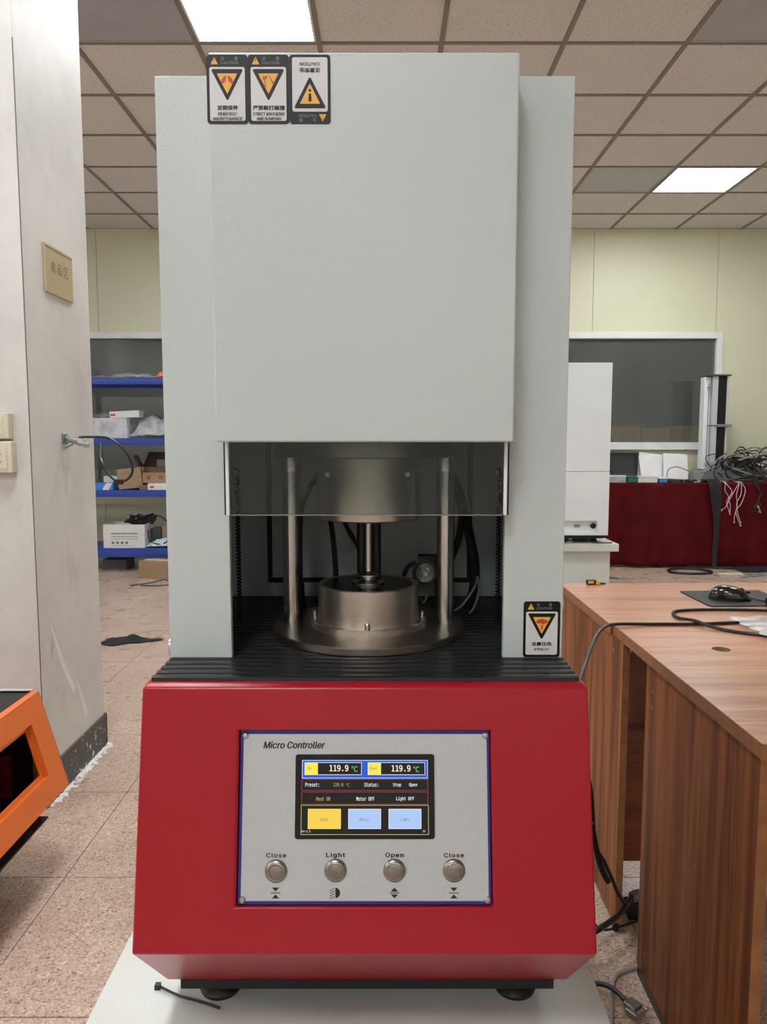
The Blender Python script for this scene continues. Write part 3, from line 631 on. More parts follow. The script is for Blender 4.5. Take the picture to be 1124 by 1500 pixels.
hazard(frc(-.1417, zs, CF), ws, hs, M_STKD, .0052, [('严禁敲打碰撞', -.0218, .0072, .039), ('STRICT KNOCKING', -.0292, .006, .039), ('AND BUMPING', -.0348, .006, .030)], 'knock', -1, 'caution sticker reading STRICT KNOCKING AND BUMPING')
hazard(frc(-.0907, zs, CF), ws, hs, M_STKD, -.0040, [('CAUTION', .0295, .006, .024), ('注意安全', .0222, .0072, .0255)], 'info', 1, 'caution sticker stuck on upside down', True)
hazard(frc(.2215, .9375, TY), .0515, .0795, M_STKB, .0045, [('注意压伤', -.0205, .0072, .028), ('PINCH', -.0283, .006, .0195)], 'pinch', -1, 'black bordered caution sticker reading PINCH')
# ---- control panel
def frs(d): return (fo+Nd*d, X_, Vd, Nd)
cp = MB().prism(rect(-.1590, .1585, -.2698, -.0575), FRS, -.0085, -.0050).build('control_panel_backing', M_BLUE, rh)
pp = MB().prism(rect(-.1553, .1553, -.2655, -.0620), FRS, -.0052, -.0040).build('control_panel', M_ALU, rh); pp['label'] = 'silver control panel plate with printed legends'
PF = frs(-.0040)
for u in (-.1535, .1535):
    for v in (-.0638, -.2640):
        sc = MB().lathe(PT(u, v, -.0040), [(.0042, 0), (.0042, .001), (.003, .0022), (0, .0026)], 20, Nd).build('screw', M_BOLT, pp)
m = MB(); put_text(m, PF, 'Micro Controller', -.0905, -.0755, .012, .0003, bold=.045, shear=.22, width=.0785, height=.0085); m.build('title_lettering', M_INK, pp)
m = MB()
for i, (s_, v) in enumerate((('Close', -.2105), ('Light', -.2098), ('Open', -.2098), ('Close', -.2105))):
    put_text(m, PF, s_, (-.1116, -.0368, .0373, .1121)[i], v-(.001 if 'p' in s_ or 'g' in s_ else 0), .009, .0003, bold=.06, width=(.025, .0235, .0225, .025)[i], height=.0052 if s_ == 'Close' else .0066, space=1.15)
m.build('button_lettering', M_INK, pp)
m = MB()
for i, u in enumerate((-.1117, -.0373, .0372, .1117)):
    v = -.2558; d0, d1 = 0, .0003
    if i == 1:
        m.prism([(u+.0005, v+.0062)]+[(u+.0005+.006*math.cos(R(a)), v+.0062*math.sin(R(a))) for a in range(75, -90, -15)]+[(u+.0005, v-.0062)], PF, d0, d1)
        for k in range(4): m.prism([(u-.0065, v+.0028-k*.0032), (u-.0008, v+.0058-k*.0032), (u-.0008, v+.0050-k*.0032), (u-.0065, v+.0020-k*.0032)], PF, d0, d1)
    else:
        m.prism(rect(u-.0062, u+.0062, v-.0004, v+.0004), PF, d0, d1)
        if i == 2: tr = [[(u-.0045, v+.0018), (u+.0045, v+.0018), (u, v+.0064)], [(u-.0045, v-.0018), (u, v-.0064), (u+.0045, v-.0018)]]
        else: tr = [[(u-.0045, v+.0064), (u, v+.0018), (u+.0045, v+.0064)], [(u-.0045, v-.0064), (u+.0045, v-.0064), (u, v-.0018)]]
        for P in tr: m.prism(P, PF, d0, d1)
m.build('button_symbols', M_INK, pp)
def radial_steel():
    t = NT('radial button steel'); t.setp(.24, 1); t.b.inputs['Base Color'].default_value = lin((150, 146, 140)); t.b.inputs['Anisotropic'].default_value = .75
    tg = t.new('ShaderNodeTangent', direction_type='RADIAL', axis='Y'); t.l(tg.outputs[0], t.b.inputs['Tangent']); return t.m
M_RADIAL = radial_steel()
for i, u in enumerate((-.1114, -.0367, .0372, .1120)):
    p = PT(u, (-.2295, -.2287, -.2287, -.2287)[i], -.0040)
    bo = bpy.data.objects.new('push_button', None); COL.objects.link(bo); bo.parent = rh; bo.location = Vector(p)-org; bo.rotation_euler = Nd.to_track_quat('Y', 'Z').to_euler()
    bo['_o'] = [0, 0, 0]; bo['label'] = ['round steel Close button at the left end', 'round steel Light button', 'round steel Open button', 'round steel Close button at the right end'][i]
    MB().lathe((0, 0, 0), [(.0141, 0), (.0141, .0012), (.0128, .0028), (.0092, .0042), (.0085, .0042), (.0085, .0030)], 48, (0, 1, 0)).build('button_ring', M_RADIAL, bo)
    MB().lathe((0, 0, 0), [(.0082, .0030), (.0082, .0043), (.0070, .0047), (0, .0049)], 48, (0, 1, 0)).build('button_cap', M_RADIAL, bo)
# ---- touch screen
ds = MB().prism(rrect(-.0885, .0882, -.1908, -.0868, .0035), FRS, -.0040, -.0022).build('touch_screen', mat('black bezel', (6, 6, 7), .18), rh, bevel=.0006); ds['label'] = 'black framed touch screen with lit readouts'
SF = frs(-.0021)
S = lambda x, y: (-.0803+(x-65)*.0001655, -.0936-(y-85)*.0001604)
def srect(m, x0, y0, x1, y1, d):
    a, b = S(x0, y0), S(x1, y1); m.prism(rect(a[0], b[0], b[1], a[1]), SF, d, d+.00008)
def sframe(m, x0, y0, x1, y1, w, d):
    a, b = S(x0, y0), S(x1, y1); ring(m, SF, a[0], b[0], b[1], a[1], w*.000165, d, d+.00008)
E_ = dict(bg=emit('screen black', (22, 23, 28), .5), blue=emit('screen blue', (34, 92, 220), .9), ltb=emit('screen pale blue', (176, 206, 250), .95), yel=emit('screen yellow', (252, 236, 84), .95), yel2=emit('screen amber', (252, 212, 82), .95),
          wht=emit('screen white', (240, 240, 240), .9), red=emit('screen red line', (150, 58, 70), .8), yln=emit('screen yellow line', (196, 186, 116), .8), num=emit('screen cream', (250, 232, 196), 1.0), grn=emit('screen green', (130, 232, 120), .9), gry=emit('screen key lettering', (126, 136, 128), .7), khk=emit('screen khaki lettering', (220, 200, 120), .8))
m = MB(); srect(m, 58, 78, 1040, 662, 0); m.build('screen_background', E_['bg'], ds)
m = MB(); srect(m, 66, 88, 1032, 226, .0001); m.build('readout_bar', E_['blue'], ds)
m = MB(); sframe(m, 66, 86, 1033, 228, 6, .0002); m.build('readout_bar_border', E_['ltb'], ds)
for x0, x1 in ((86, 525), (571, 1012)):
    m = MB(); srect(m, x0, 104, x1, 201, .0002); m.build('readout_box', E_['bg'], ds)
    m = MB(); sframe(m, x0, 104, x1, 201, 4, .0003); m.build('readout_border', E_['wht'], ds)
    m = MB(); srect(m, x0+4, 108, x0+102, 197, .0003); m.build('readout_tag', E_['yel'], ds)
m = MB(); sframe(m, 64, 232, 1034, 322, 5, .0001); sframe(m, 64, 329, 1034, 426, 5, .0001); m.build('status_borders', E_['red'], ds)
m = MB(); sframe(m, 61, 430, 1038, 657, 5, .0001); m.build('key_area_border', E_['yln'], ds)
def stext(m, s_, x, y, w, h, **kw): a = S(x, y); put_text(m, SF, s_, a[0], a[1], .01, .00045, width=w*.0001655, height=h*.0001604, mono=True, **kw)
m = MB(); stext(m, '119.9', 350, 148, 142, 48, bold=.03); stext(m, '119.9', 827, 150, 142, 48, bold=.03); m.build('temperature_digits', E_['num'], ds)
m = MB(); stext(m, '℃', 470, 155, 46, 44); stext(m, '℃', 944, 157, 46, 44); m.build('temperature_unit', E_['grn'], ds)
for w_ in (('Preset:', 146, 275, 104, 30), ('Status:', 598, 275, 104, 30), ('Stop', 796, 278, 60, 32), ('Open', 919, 278, 60, 32), ('Motor OFF', 553, 383, 136, 30), ('Light OFF', 858, 384, 136, 34), ('Ver:1.3', 100, 629, 70, 15), ('TP', 1001, 630, 20, 14)):
    m = MB(); stext(m, *w_, bold=.02); m.build('status_lettering', E_['wht'], ds)
m = MB(); stext(m, '120.0', 346, 275, 74, 26); stext(m, '℃', 418, 277, 24, 24); stext(m, 'Heat ON', 231, 383, 106, 30); m.build('heat_lettering', E_['khk'], ds)
for i, (x0, x1, s_, w) in enumerate(((115, 367, 'Heat', 60), (423, 673, 'Motor', 72), (731, 981, 'Light', 72))):
    m = MB(); srect(m, x0, 460, x1, 612, .0001); m.build('touch_key', E_['yel2'] if i == 0 else E_['ltb'], ds)
    m = MB(); sframe(m, x0, 460, x1, 612, 5, .0002); m.build('touch_key_border', E_['yel'] if i == 0 else E_['wht'], ds)
    m = MB(); stext(m, s_, (x0+x1)/2, 540, w, 26); m.build('touch_key_lettering', E_['gry'], ds)
m = MB(); stext(m, 'Up', 122, 150, 28, 26); stext(m, 'Down', 613, 150, 56, 24); m.build('readout_tag_lettering', E_['gry'], ds)
# cable tie on the table
single(MB().tube([(-.336, 1.040, .389), (-.30, 1.02, .3895), (-.262, 1.008, .3885), (-.236, .998, .3875)], .0018, 6).box(-.3415, -.3335, 1.036, 1.044, .385, .3925), 'cable_tie', M_BLACK, 'small black cable tie lying on the pale low table', 'cable tie')
# ------------------------------------------------------------------ orange housing at the left
om = thing('orange_machine_housing', (-1.25, 1.78, .12), 'open orange machine housing with empty window at the left edge', 'machine')
oy0, oy1 = 1.48, 2.027
of = Vector((-.965, 0, .50)); oa = Vector((-.892, 0, .235)); ov = (of-oa).normalized(); on = Vector((ov.z, 0, -ov.x)); on = on if on.x > 0 else -on
L_ = (of-oa).length
OFR = (Vector((oa.x, oy1, oa.z)), -Y_, ov, on)     # u from far end towards the camera, v up the slope
m = MB(); Wd = oy1-oy0; f0 = .062
def P_(u, v, d=0): return OFR[0]+OFR[1]*u+OFR[2]*v+OFR[3]*d
wu0, wu1, wv0, wv1 = .085, Wd-.085, .062, L_-.062
out = [P_(0, 0), P_(Wd, 0), P_(Wd, L_), P_(0, L_)]; inn = [P_(wu0, wv0), P_(wu1, wv0), P_(wu1, wv1), P_(wu0, wv1)]; inb = [p-on*.014 for p in inn]; inc = [P_(wu0+.012, wv0+.012, -.014), P_(wu1-.012, wv0+.012, -.014), P_(wu1-.012, wv1-.012, -.014), P_(wu0+.012, wv1-.012, -.014)]
ind = [p-on*.004 for p in inc]
m.add(out+inn+inb+inc+ind, [(0, 1, 5, 4), (1, 2, 6, 5), (2, 3, 7, 6), (3, 0, 4, 7)]+[(4+i, 4+(i+1) % 4, 8+(i+1) % 4, 8+i) for i in range(4)]+[(8+i, 8+(i+1) % 4, 12+(i+1) % 4, 12+i) for i in range(4)]+[(12+i, 12+(i+1) % 4, 16+(i+1) % 4, 16+i) for i in range(4)])
m.build('front_frame', M_ORANGE, om)
pf = [(of.x, of.z), (of.x-.012, of.z+.004), (of.x-.035, of.z+.004), (-1.62, of.z+.004), (-1.62, .135), (-.985, .135), (oa.x, oa.z)]
for y in (oy0, oy1-.003):
    m = MB(); n_ = len(pf); m.add([(x, y, z) for x, z in pf]+[(x, y+.003, z) for x, z in pf], [tuple(range(n_)), tuple(range(n_, 2*n_))[::-1]]+[(i, (i+1) % n_, n_+(i+1) % n_, n_+i) for i in range(n_)])
    m.build('side_panel', M_ORANGE, om)
MB().add([(oa.x, oy0, oa.z), (oa.x, oy1, oa.z), (-.985, oy1, .135), (-.985, oy0, .135)], [(0, 1, 2, 3)]).build('lower_panel', M_ORANGE, om, solid=.003)
MB().box(of.x-.022, of.x-.0005, oy0, oy1, of.z-.004, of.z+.0035).build('top_rim', M_ORANGE, om, bevel=.002)
MB().box(-1.60, of.x-.022, oy0+.003, oy1-.003, .488, .500).build('top_mat', M_BLACKM, om)
MB().box(-1.62, of.x-.02, oy1-.003, oy1+.002, .500, .508).build('rear_strip', M_FRAMEW, om)
MB().box(-1.62, -.978, oy0+.01, oy1-.012, .122, .135).build('bottom_plate', M_BLACKM, om)
MB().box(-1.6, -1.10, oy0+.01, oy1-.01, .14, .485).build('inner_chassis', M_BLACKM, om)
MB().box(-1.6, -.99, oy1-.010, oy1-.004, .15, .485).build('darkening_liner', M_BLACKM, om)  # black sheet added to darken the lit orange interior
MB().box(-1.6, -.95, oy0+.01, oy1-.01, .137, .142).build('inner_floor', M_BLACKM, om)
MB().box(-1.10, -1.02, 1.87, 1.90, .16, .46).build('inner_post', M_BLACK, om)
MB().box(-1.10, -1.05, 1.62, 1.80, .20, .33).build('inner_module', M_BLACK, om, bevel=.004)
MB().box(-1.06, -1.03, 1.965, 1.985, .22, .34).build('inner_terminal', mat('terminal red', (120, 30, 24), .5), om)
m = MB(); put_text(m, (Vector((-1.0498, 1.71, .27)), -Y_, Z_, X_), 'E', .03, 0, .02, .0004); m.build('module_lettering', M_STKW, om)
for x in (-1.1, -1.5):
    for y in (oy0+.08, oy1-.08): MB().cyl((x, y, .10), (x, y, .122), .022, n=16).build('foot', M_BLACK, om)
t = thing('low_pallet', (-1.35, 1.76, 0), 'low dark platform under the orange housing', 'platform')
MB().box(-1.66, -1.06, oy0+.02, oy1-.03, .08, .10).build('deck', M_CHAR, t)
for x in (-1.62, -1.12): MB().box(x, x+.05, oy0+.04, oy1-.05, 0, .08).build('runner', M_CHAR, t)
# ------------------------------------------------------------------ wooden desks on the right
t = thing('wooden_desk', (1.27, 1.43, 0), 'walnut laminate desk nearest the camera with a round cable hole', 'desk')
ang = .0
def dbox(nm, x0, x1, y0, y1, z0, z1, m_, **kw): return MB().box(x0, x1, y0, y1, z0, z1).build(nm, m_, t, **kw)
# top with cable hole
hx, hy, hr = .7345, 1.581, .021
tx0, tx1, ty0, ty1 = .566, 1.95, 1.0725, 1.794
m = MB(); nseg = 32; hv = [(hx+hr*math.cos(2*math.pi*i/nseg), hy+hr*math.sin(2*math.pi*i/nseg)) for i in range(nseg)]
sq = []
for i in range(nseg):
    a = 2*math.pi*i/nseg; dx, dy = math.cos(a), math.sin(a); k = .03/max(abs(dx), abs(dy)); sq.append((hx+dx*k, hy+dy*k))
for z, fl in ((.75, 1), (.725, -1)):
    vs_ = [(x, y, z) for x, y in hv+sq]; fs = [(i, nseg+i, nseg+(i+1) % nseg, (i+1) % nseg) for i in range(nseg)]
    m.add(vs_, [f[::fl] for f in fs])
    for x0, x1, y0, y1 in ((tx0, tx1, ty0, hy-.03), (tx0, tx1, hy+.03, ty1), (tx0, hx-.03, hy-.03, hy+.03), (hx+.03, tx1, hy-.03, hy+.03)):
        m.add([(x0, y0, z), (x1, y0, z), (x1, y1, z), (x0, y1, z)], [(0, 1, 2, 3)[::fl]])
m.add([(tx0, ty0, .725), (tx1, ty0, .725), (tx1, ty1, .725), (tx0, ty1, .725), (tx0, ty0, .75), (tx1, ty0, .75), (tx1, ty1, .75), (tx0, ty1, .75)], [(0, 1, 5, 4), (1, 2, 6, 5), (2, 3, 7, 6), (3, 0, 4, 7)])
m.build('desktop', M_WOODT, t)
MB().cyl((hx, hy, .725), (hx, hy, .7498), hr, n=32, caps=False).build('cable_hole_wall', mat('raw chipboard', (150, 128, 92), .9, var=.3, vs_=160), t)
MB().lathe((hx, hy, .7498), [(hr-.0008, 0), (hr+.0012, .0003)], 32).build('cable_hole_rim', M_BEIGE, t)
MB().cyl((hx, hy, .738), (hx, hy, .740), hr, n=32).build('cable_hole_floor', mat('raw chipboard', (150, 128, 92), .9, var=.3, vs_=160), t)
dbox('edge_band', tx0-.001, tx0, ty0+.001, ty1, .7255, .7495, M_WOODE)
dbox('edge_band', tx0, tx1, ty0-.001, ty0, .7255, .7495, M_WOODE)
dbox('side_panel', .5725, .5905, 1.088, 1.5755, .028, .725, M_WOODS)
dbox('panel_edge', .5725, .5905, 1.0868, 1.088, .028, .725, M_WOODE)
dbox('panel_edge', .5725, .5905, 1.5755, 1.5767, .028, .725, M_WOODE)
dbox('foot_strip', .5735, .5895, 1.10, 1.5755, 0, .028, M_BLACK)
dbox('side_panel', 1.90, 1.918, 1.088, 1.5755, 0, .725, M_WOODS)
dbox('back_rail', .5905, 1.90, 1.55, 1.566, .66, .725, M_WOODB)
for y, z in ((1.535, .672), (1.54, .635), (1.50, .30), (1.53, .08), (1.30, .42)): MB().cyl((.5717, y, z), (.5727, y, z), .0042, n=12).build('screw_cap', M_WOODE, t)
MB().tube([(.568, 1.72, .724), (.575, 1.725, .705), (.585, 1.728, .698), (.588, 1.73, .712), (.58, 1.735, .724)], .0022, 6).build('wire_hook', M_BOLT, t)
t = thing('wooden_desk', (1.27, 2.07, 0), 'walnut laminate desk behind the nearest one, carrying the mouse', 'desk')
dbox('desktop', .560, 1.95, 1.7965, 2.335, .725, .75, M_WOODT, bevel=.001)
dbox('edge_band', .559, .560, 1.797, 2.335, .7255, .7495, M_WOODE)
dbox('edge_band', .560, 1.95, 1.7955, 1.7965, .7255, .7495, M_WOODE)
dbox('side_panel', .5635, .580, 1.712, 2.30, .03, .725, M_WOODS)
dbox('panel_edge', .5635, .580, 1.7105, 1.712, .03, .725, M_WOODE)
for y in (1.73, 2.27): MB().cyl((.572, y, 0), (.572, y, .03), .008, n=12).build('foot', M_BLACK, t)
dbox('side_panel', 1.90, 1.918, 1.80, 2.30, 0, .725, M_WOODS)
dbox('modesty_panel', .580, 1.90, 1.93, 1.946, .06, .725, M_WOODB)
for y, z in ((1.78, .69), (1.75, .42), (1.745, .33)): MB().cyl((.5627, y, z), (.5637, y, z), .0045, n=12).build('screw_cap', M_WOODE, t)
# things on the desks
mp = MB(Matrix.Identity(4)); fr = (Vector((0, 0, .75)), X_, Y_, Z_)
mp.prism([(.893, 2.198), (.888, 2.192), (.889, 2.003), (.896, 1.992), (1.125, 2.0), (1.13, 2.21)][::-1], fr, 0, .003)
single(mp, 'mouse_pad', M_BLACKM, 'thin black mouse pad on the rear desk', 'mouse pad')
def mouse_fn(mxx):
    def f(i, j):
        u = i*2*math.pi; v = j*math.pi/2; cu, su = math.cos(u), math.sin(u); sg = lambda a, e: math.copysign(abs(a)**e, a)
        r = math.cos(v)**.55
        x = .056*sg(cu, .85)*r; y = .031*sg(su, .85)*r*(1-.10*math.cos(2*u)*.5); z = .038*(math.sin(v)**.9)*(1-.28*((x/.056)+.25)**2) if v > 0 else 0
        return (x, y, .753+z)
    return f
ms = thing('computer_mouse', (.985, 2.085, .753), 'glossy black computer mouse on the mouse pad', 'mouse')
MX = Matrix.Translation((.985, 2.085, 0)) @ Matrix.Rotation(R(-22), 4, 'Z')
m = MB(MX); m.grid(mouse_fn(None), 40, 14); m.build('mouse_shell', mat('mouse black', (16, 17, 18), .18, coat=.4), ms, smooth=80)
MB(MX).cyl((.030, -.003, .779), (.030, .003, .779), .008, n=20).build('scroll_wheel', M_CHAR, ms)
MB(MX).box(.005, .053, -.0008, .0008, .772, .7775).build('button_gap', M_BLACKM, ms)
MB(MX).box(-.015, .022, -.0335, -.0265, .766, .772).build('thumb_button', M_CHAR, ms, bevel=.002)
MB(MX).tube([(.054, 0, .760), (.08, -.004, .756), (.13, -.03, .7555), (.2, -.02, .755)], .0022).build('cord', M_FLEX, ms)
t = thing('charger_block', (1.09, 2.02, .753), 'small black plug block beside the mouse pad', 'adapter')
MB().box(1.052, 1.10, 1.995, 2.02, .753, .772).build('block', M_BLACK, t, bevel=.003)
MB().box(1.098, 1.105, 2.0, 2.015, .757, .767).build('plug_end', M_CHAR, t)
single(MB().tube([(.362, 1.39, .70), (.3711, 1.40, .7189), (.3933, 1.45, .7242), (.4339, 1.55, .736), (.4821, 1.66, .7535), (.5242, 1.735, .7585), (.565, 1.772, .7575), (.66, 1.785, .7545), (.80, 1.79, .7545), (.93, 1.82, .7545), (1.0, 1.88, .7545), (1.07, 1.99, .7545)], .0042, 8), 'black_cable', M_FLEX, 'black cable running from the machine across the desks', 'cable')
single(MB().tube([(1.05, 1.93, .7545), (.93, 1.945, .7545), (.80, 1.938, .7545), (.755, 1.905, .7545), (.747, 1.85, .7545), (.765, 1.79, .7612), (.80, 1.74, .7545), (.86, 1.69, .7545), (.95, 1.66, .7545)], .0042, 8), 'black_cable', M_FLEX, 'thick black cable looped on the desks below the mouse', 'cable')
r2 = random.Random(3)
def crumple(x0, x1, y0, y1, z, amp, n=14, seed=1):
    r3 = random.Random(seed); ph = [(r3.uniform(8, 60), r3.uniform(8, 60), r3.uniform(0, 6)) for _ in range(7)]
    def f(i, j):
        x, y = x0+(x1-x0)*i, y0+(y1-y0)*j
        h = sum(.5+.5*math.sin(a*x*.45+b*y*.45+c) for a, b, c in ph[:3])/3*.6+sum((1-abs(math.sin(a*x*.5+b*y*.5+c)))**2 for a, b, c in ph[3:])/4*.4
        e = min(1, 3.2*min(i, 1-i, j, 1-j)+.06)**.6
        return (x+.006*math.sin(30*j+seed), y+.006*math.sin(26*i), z+amp*h*e)
    return MB().grid(f, n*2, n*2)
single(crumple(.868, 1.10, 1.62, 1.845, .757, .032, seed=4), 'plastic_bag', M_FILMW, 'crumpled clear plastic bag on the desks at the right edge', 'plastic bag', smooth=70)
t = thing('utility_knife', (.665, 2.30, .75), 'small yellow and black tool on the rear desk edge beside the machine', 'tool')
MB().box(.64, .672, 2.305, 2.325, .75, .764).build('body', M_BLACK, t, bevel=.003); MB().box(.667, .682, 2.304, 2.324, .75, .762).build('grip', M_YELLOWPL, t, bevel=.003); MB().box(.643, .66, 2.302, 2.304, .755, .762).build('label_band', M_YELLOWPL, t); MB().tube([(.682, 2.315, .754), (.70, 2.315, .752)], .003).build('tip', M_CHAR, t)
# cables on the floor between the machine and the desks
t = thing('serial_cable', (.50, 1.47, 0), 'black serial cable with metal plug on the floor below the desk', 'cable')
MB().tube([(.40, 1.545, .006), (.4588, 1.5285, .015), (.4881, 1.5162, .018), (.5041, 1.4961, .018), (.5143, 1.475, .016)], .0052).build('cable', M_FLEX, t)
MX = Matrix.Translation((.526, 1.462, .004)) @ Matrix.Rotation(R(-55), 4, 'Z')
MB(MX).box(-.016, .014, -.014, .014, 0, .018).build('hood', M_BOLT, t, bevel=.003); MB(MX).box(.014, .024, -.011, .011, .003, .014).build('connector_shell', M_BOLT, t, bevel=.002)
for s_ in (-1, 1): MB(MX).cyl((-.004, s_*.0175, .008), (.022, s_*.0175, .008), .004, n=12).build('thumb_screw', M_BOLT, t)
single(MB().tube([(.45, 1.38, .004), (.475, 1.44, .004), (.50, 1.52, .004), (.530, 1.57, .004), (.60, 1.60, .004)], .0042), 'grey_cable', M_GREYWIRE, 'grey cable on the floor beside the desk foot', 'cable')
single(MB().tube([(.42, 1.54, .56), (.4437, 1.55, .4727), (.461, 1.58, .4146), (.4833, 1.62, .2858), (.5111, 1.64, .2297), (.5378, 1.66, .174), (.5583, 1.68, .1273), (.5942, 1.72, .0735), (.625, 1.765, .052)], .0048), 'power_cable', M_FLEX, 'long black cable hanging behind the machine down to the desk gap', 'cable')
single(MB().tube([(.465, 1.59, .35), (.4756, 1.60, .3052), (.4891, 1.61, .254), (.504, 1.62, .2152), (.5188, 1.63, .1875)], .0068), 'power_cable', M_BLACKM, 'short thick black cable end behind the machine by the desk', 'cable')
single(MB().tube([(.40, 1.62, .02), (.4796, 1.60, .083), (.5046, 1.62, .082), (.5376, 1.65, .0786), (.5679, 1.68, .079), (.606, 1.74, .066), (.64, 1.80, .05)], .0068), 'power_cable', M_FLEX, 'thick black cable curving low into the gap between the desks', 'cable')
t = thing('cable_plug', (.64, 1.785, .0), 'grey plug in the gap between the desks', 'plug')
MB(RZ(.637, 1.78, .054, 30)).box(-.016, .018, -.010, .010, -.010, .012).build('body', M_GREYPL, t, bevel=.003); MB(RZ(.637, 1.78, .054, 30)).box(.018, .026, -.007, .007, -.006, .008).build('shell', M_BOLT, t)
MB().box(.615, .665, 1.765, 1.80, 0, .043).build('plug_block', M_BLACK, t, bevel=.004)
single(MB().tube([(.46, 1.69, .20), (.49, 1.68, .10), (.52, 1.69, .03), (.60, 1.74, .005), (.72, 1.80, .005)], .003), 'thin_cable', M_FLEX, 'thin dark cable trailing on the floor between the desks', 'cable')
# ------------------------------------------------------------------ white machine at the back right
low_table(.95, 1.757, 5.5, 6.3, .435, .057, 'pale low cabinet under the white machine at the back')
t = thing('white_machine', (1.36, 5.85, .435), 'white machine cabinet seen from behind, right of the grey tower', 'machine')
MB().box(1.06, 1.681, 5.53, 6.0, .975, 1.772).build('upper_housing', M_WHITE, t, bevel=.003)
m = MB(); m.box(1.06, 1.681, 5.53, 6.0, .605, .972); m.box(1.60, 1.681, 5.53, 6.0, .497, .605); m.box(1.06, 1.60, 5.53, 6.0, .497, .515); m.box(1.06, 1.60, 5.56, 6.0, .515, .605); m.build('lower_housing', M_WHITE, t)
MB().box(1.08, 1.66, 5.54, 6.0, .972, .975).build('seam', M_GREYPL, t)
MB().cyl((1.575, 5.552, .565), (1.575, 5.56, .565), .021, n=20).build('power_inlet', M_BLACK, t)
MB().box(1.435, 1.475, 5.553, 5.56, .555, .575).build('serial_port', M_GREYPL, t)
MB().box(1.10, 1.66, 5.56, 5.98, .47, .497).build('bottom_plate', M_BLACKM, t)
for x in (1.16, 1.42, 1.60):
    for y in (5.62, 5.92): MB().lathe((x, y, .435), [(0, 0), (.03, 0), (.03, .01), (.018, .02), (.018, .035), (0, .035)], 16).build('foot', M_BOLT if x == 1.42 else M_BLACK, t)
single(MB().tube([(1.56, 5.54, .441), (1.62, 5.53, .441), (1.70, 5.53, .441), (1.72, 5.56, .441)], .005, 6), 'thin_cable', M_CHAR, 'thin dark cable lying on the white machine cabinet', 'cable')
# ------------------------------------------------------------------ red cloth table and its load
t = thing('trestle_table', (3.1, 7.34, 0), 'folding table under the red velvet cloth', 'table')
MB().box(1.78, 4.6, 7.04, 7.655, .77, .80).build('table_top', M_WOODB, t)
for x in (1.9, 4.4):
    for y in (7.12, 7.58): MB().cyl((x, y, 0), (x, y, .77), .018, n=12).build('leg', M_CHAR, t)
def cloth(i, j):
    x = 1.74+2.9*i
    if j < .3:
        k = j/.3; return (x, 7.66-.64*k, .803+.0015*math.sin(x*23))
    k = (j-.3)/.7; a = k**.8
    y = 7.02-.012-a*(.016*math.sin(x*7.3+.6)+.012*math.sin(x*15.1+k*1.5+1)+.01*math.sin(x*27+.4)+.012*math.sin(x*3.1)+.030*max(0, math.sin((x-2.42+.16*k)*9))**10)
    return (x, y-.012*a, .800-.775*k)
single(MB().grid(cloth, 170, 30), 'table_cloth', M_VELVET, 'dark red velvet cloth draped over the long table at the back', 'tablecloth', smooth=80, solid=.003)
TZ = .8065
t = thing('tool_case', (2.22, 7.33, TZ), 'open dark grey plastic case on the red table', 'case')
MB().box(2.08, 2.55, 7.25, 7.50, TZ, TZ+.05).build('tray', M_CHAR, t, bevel=.006)
MX = Matrix.Translation((2.315, 7.505, TZ+.05)) @ Matrix.Rotation(R(8), 4, 'X')
m = MB(MX); m.box(-.235, .235, 0, .012, 0, .24)
for x0, x1, z0, z1 in ((-.235, .235, .225, .24), (-.235, .235, 0, .015), (-.235, -.22, 0, .24), (.22, .235, 0, .24), (-.02, -.005, .015, .13)): m.box(x0, x1, -.03, 0, z0, z1)
m.build('lid', M_CHAR, t, bevel=.003)
single(MB().box(2.12, 2.52, 7.14, 7.24, TZ, TZ+.028), 'red_folder', mat('dull red cover', (120, 50, 52), .5), 'dull red flat folder in front of the open case', 'folder', bevel=.004)
for i, (x0, x1, h, mm, nm, lb) in enumerate([(1.93, 2.30, .068, M_FILMW, 'plastic_tub', 'clear plastic tub on the red table next to the white machine'), (2.315, 2.41, .055, M_GREEN, 'green_box', 'small green box on the red table'), (2.415, 2.60, .060, M_WBOX, 'white_box', 'small white box on the red table between the green and blue ones'), (2.615, 2.695, .045, M_SKYBOX, 'blue_box', 'small blue box on the red table')]):
    t = thing(nm, ((x0+x1)/2, 7.07, TZ), lb, 'box'); MB().box(x0, x1, 7.05, 7.12, TZ, TZ+h*.8).build('body', mm, t, bevel=.004); MB().box(x0-.002, x1+.002, 7.048, 7.122, TZ+h*.8, TZ+h).build('lid', M_WBOX if i != 1 else M_GREEN, t, bevel=.003)
single(crumple(2.60, 2.82, 7.14, 7.34, TZ, .11, seed=9), 'plastic_bag', M_FILMW, 'crumpled clear bag on the red table beside the white sheets', 'plastic bag', smooth=70)
for i, (x, y, w_, h, a, tl) in enumerate([(2.69, 7.46, .28, .28, 12, -18), (2.78, 7.40, .42, .27, -3, -22), (2.885, 7.34, .24, .28, 6, -18)]):
    MX = RZ(x, y, TZ, 0) @ Matrix.Rotation(R(tl), 4, 'X') @ Matrix.Rotation(R(a*.6), 4, 'Y')
    m = MB(MX); m.box(-w_/2, w_/2, -.006, .006, .02, h)
    single(m, 'foam_sheet', M_FRAMEW, ['white sheet propped up on the red table, rearmost of three', 'white sheet propped up on the red table, broadest of three', 'white sheet propped up on the red table, nearest the steel column'][i], 'sheet', 'white sheets on the red table', bevel=.002)
m = thing('parts_heap', (2.9, 7.09, TZ), 'heap of small dark metal parts on the red table edge', 'parts')
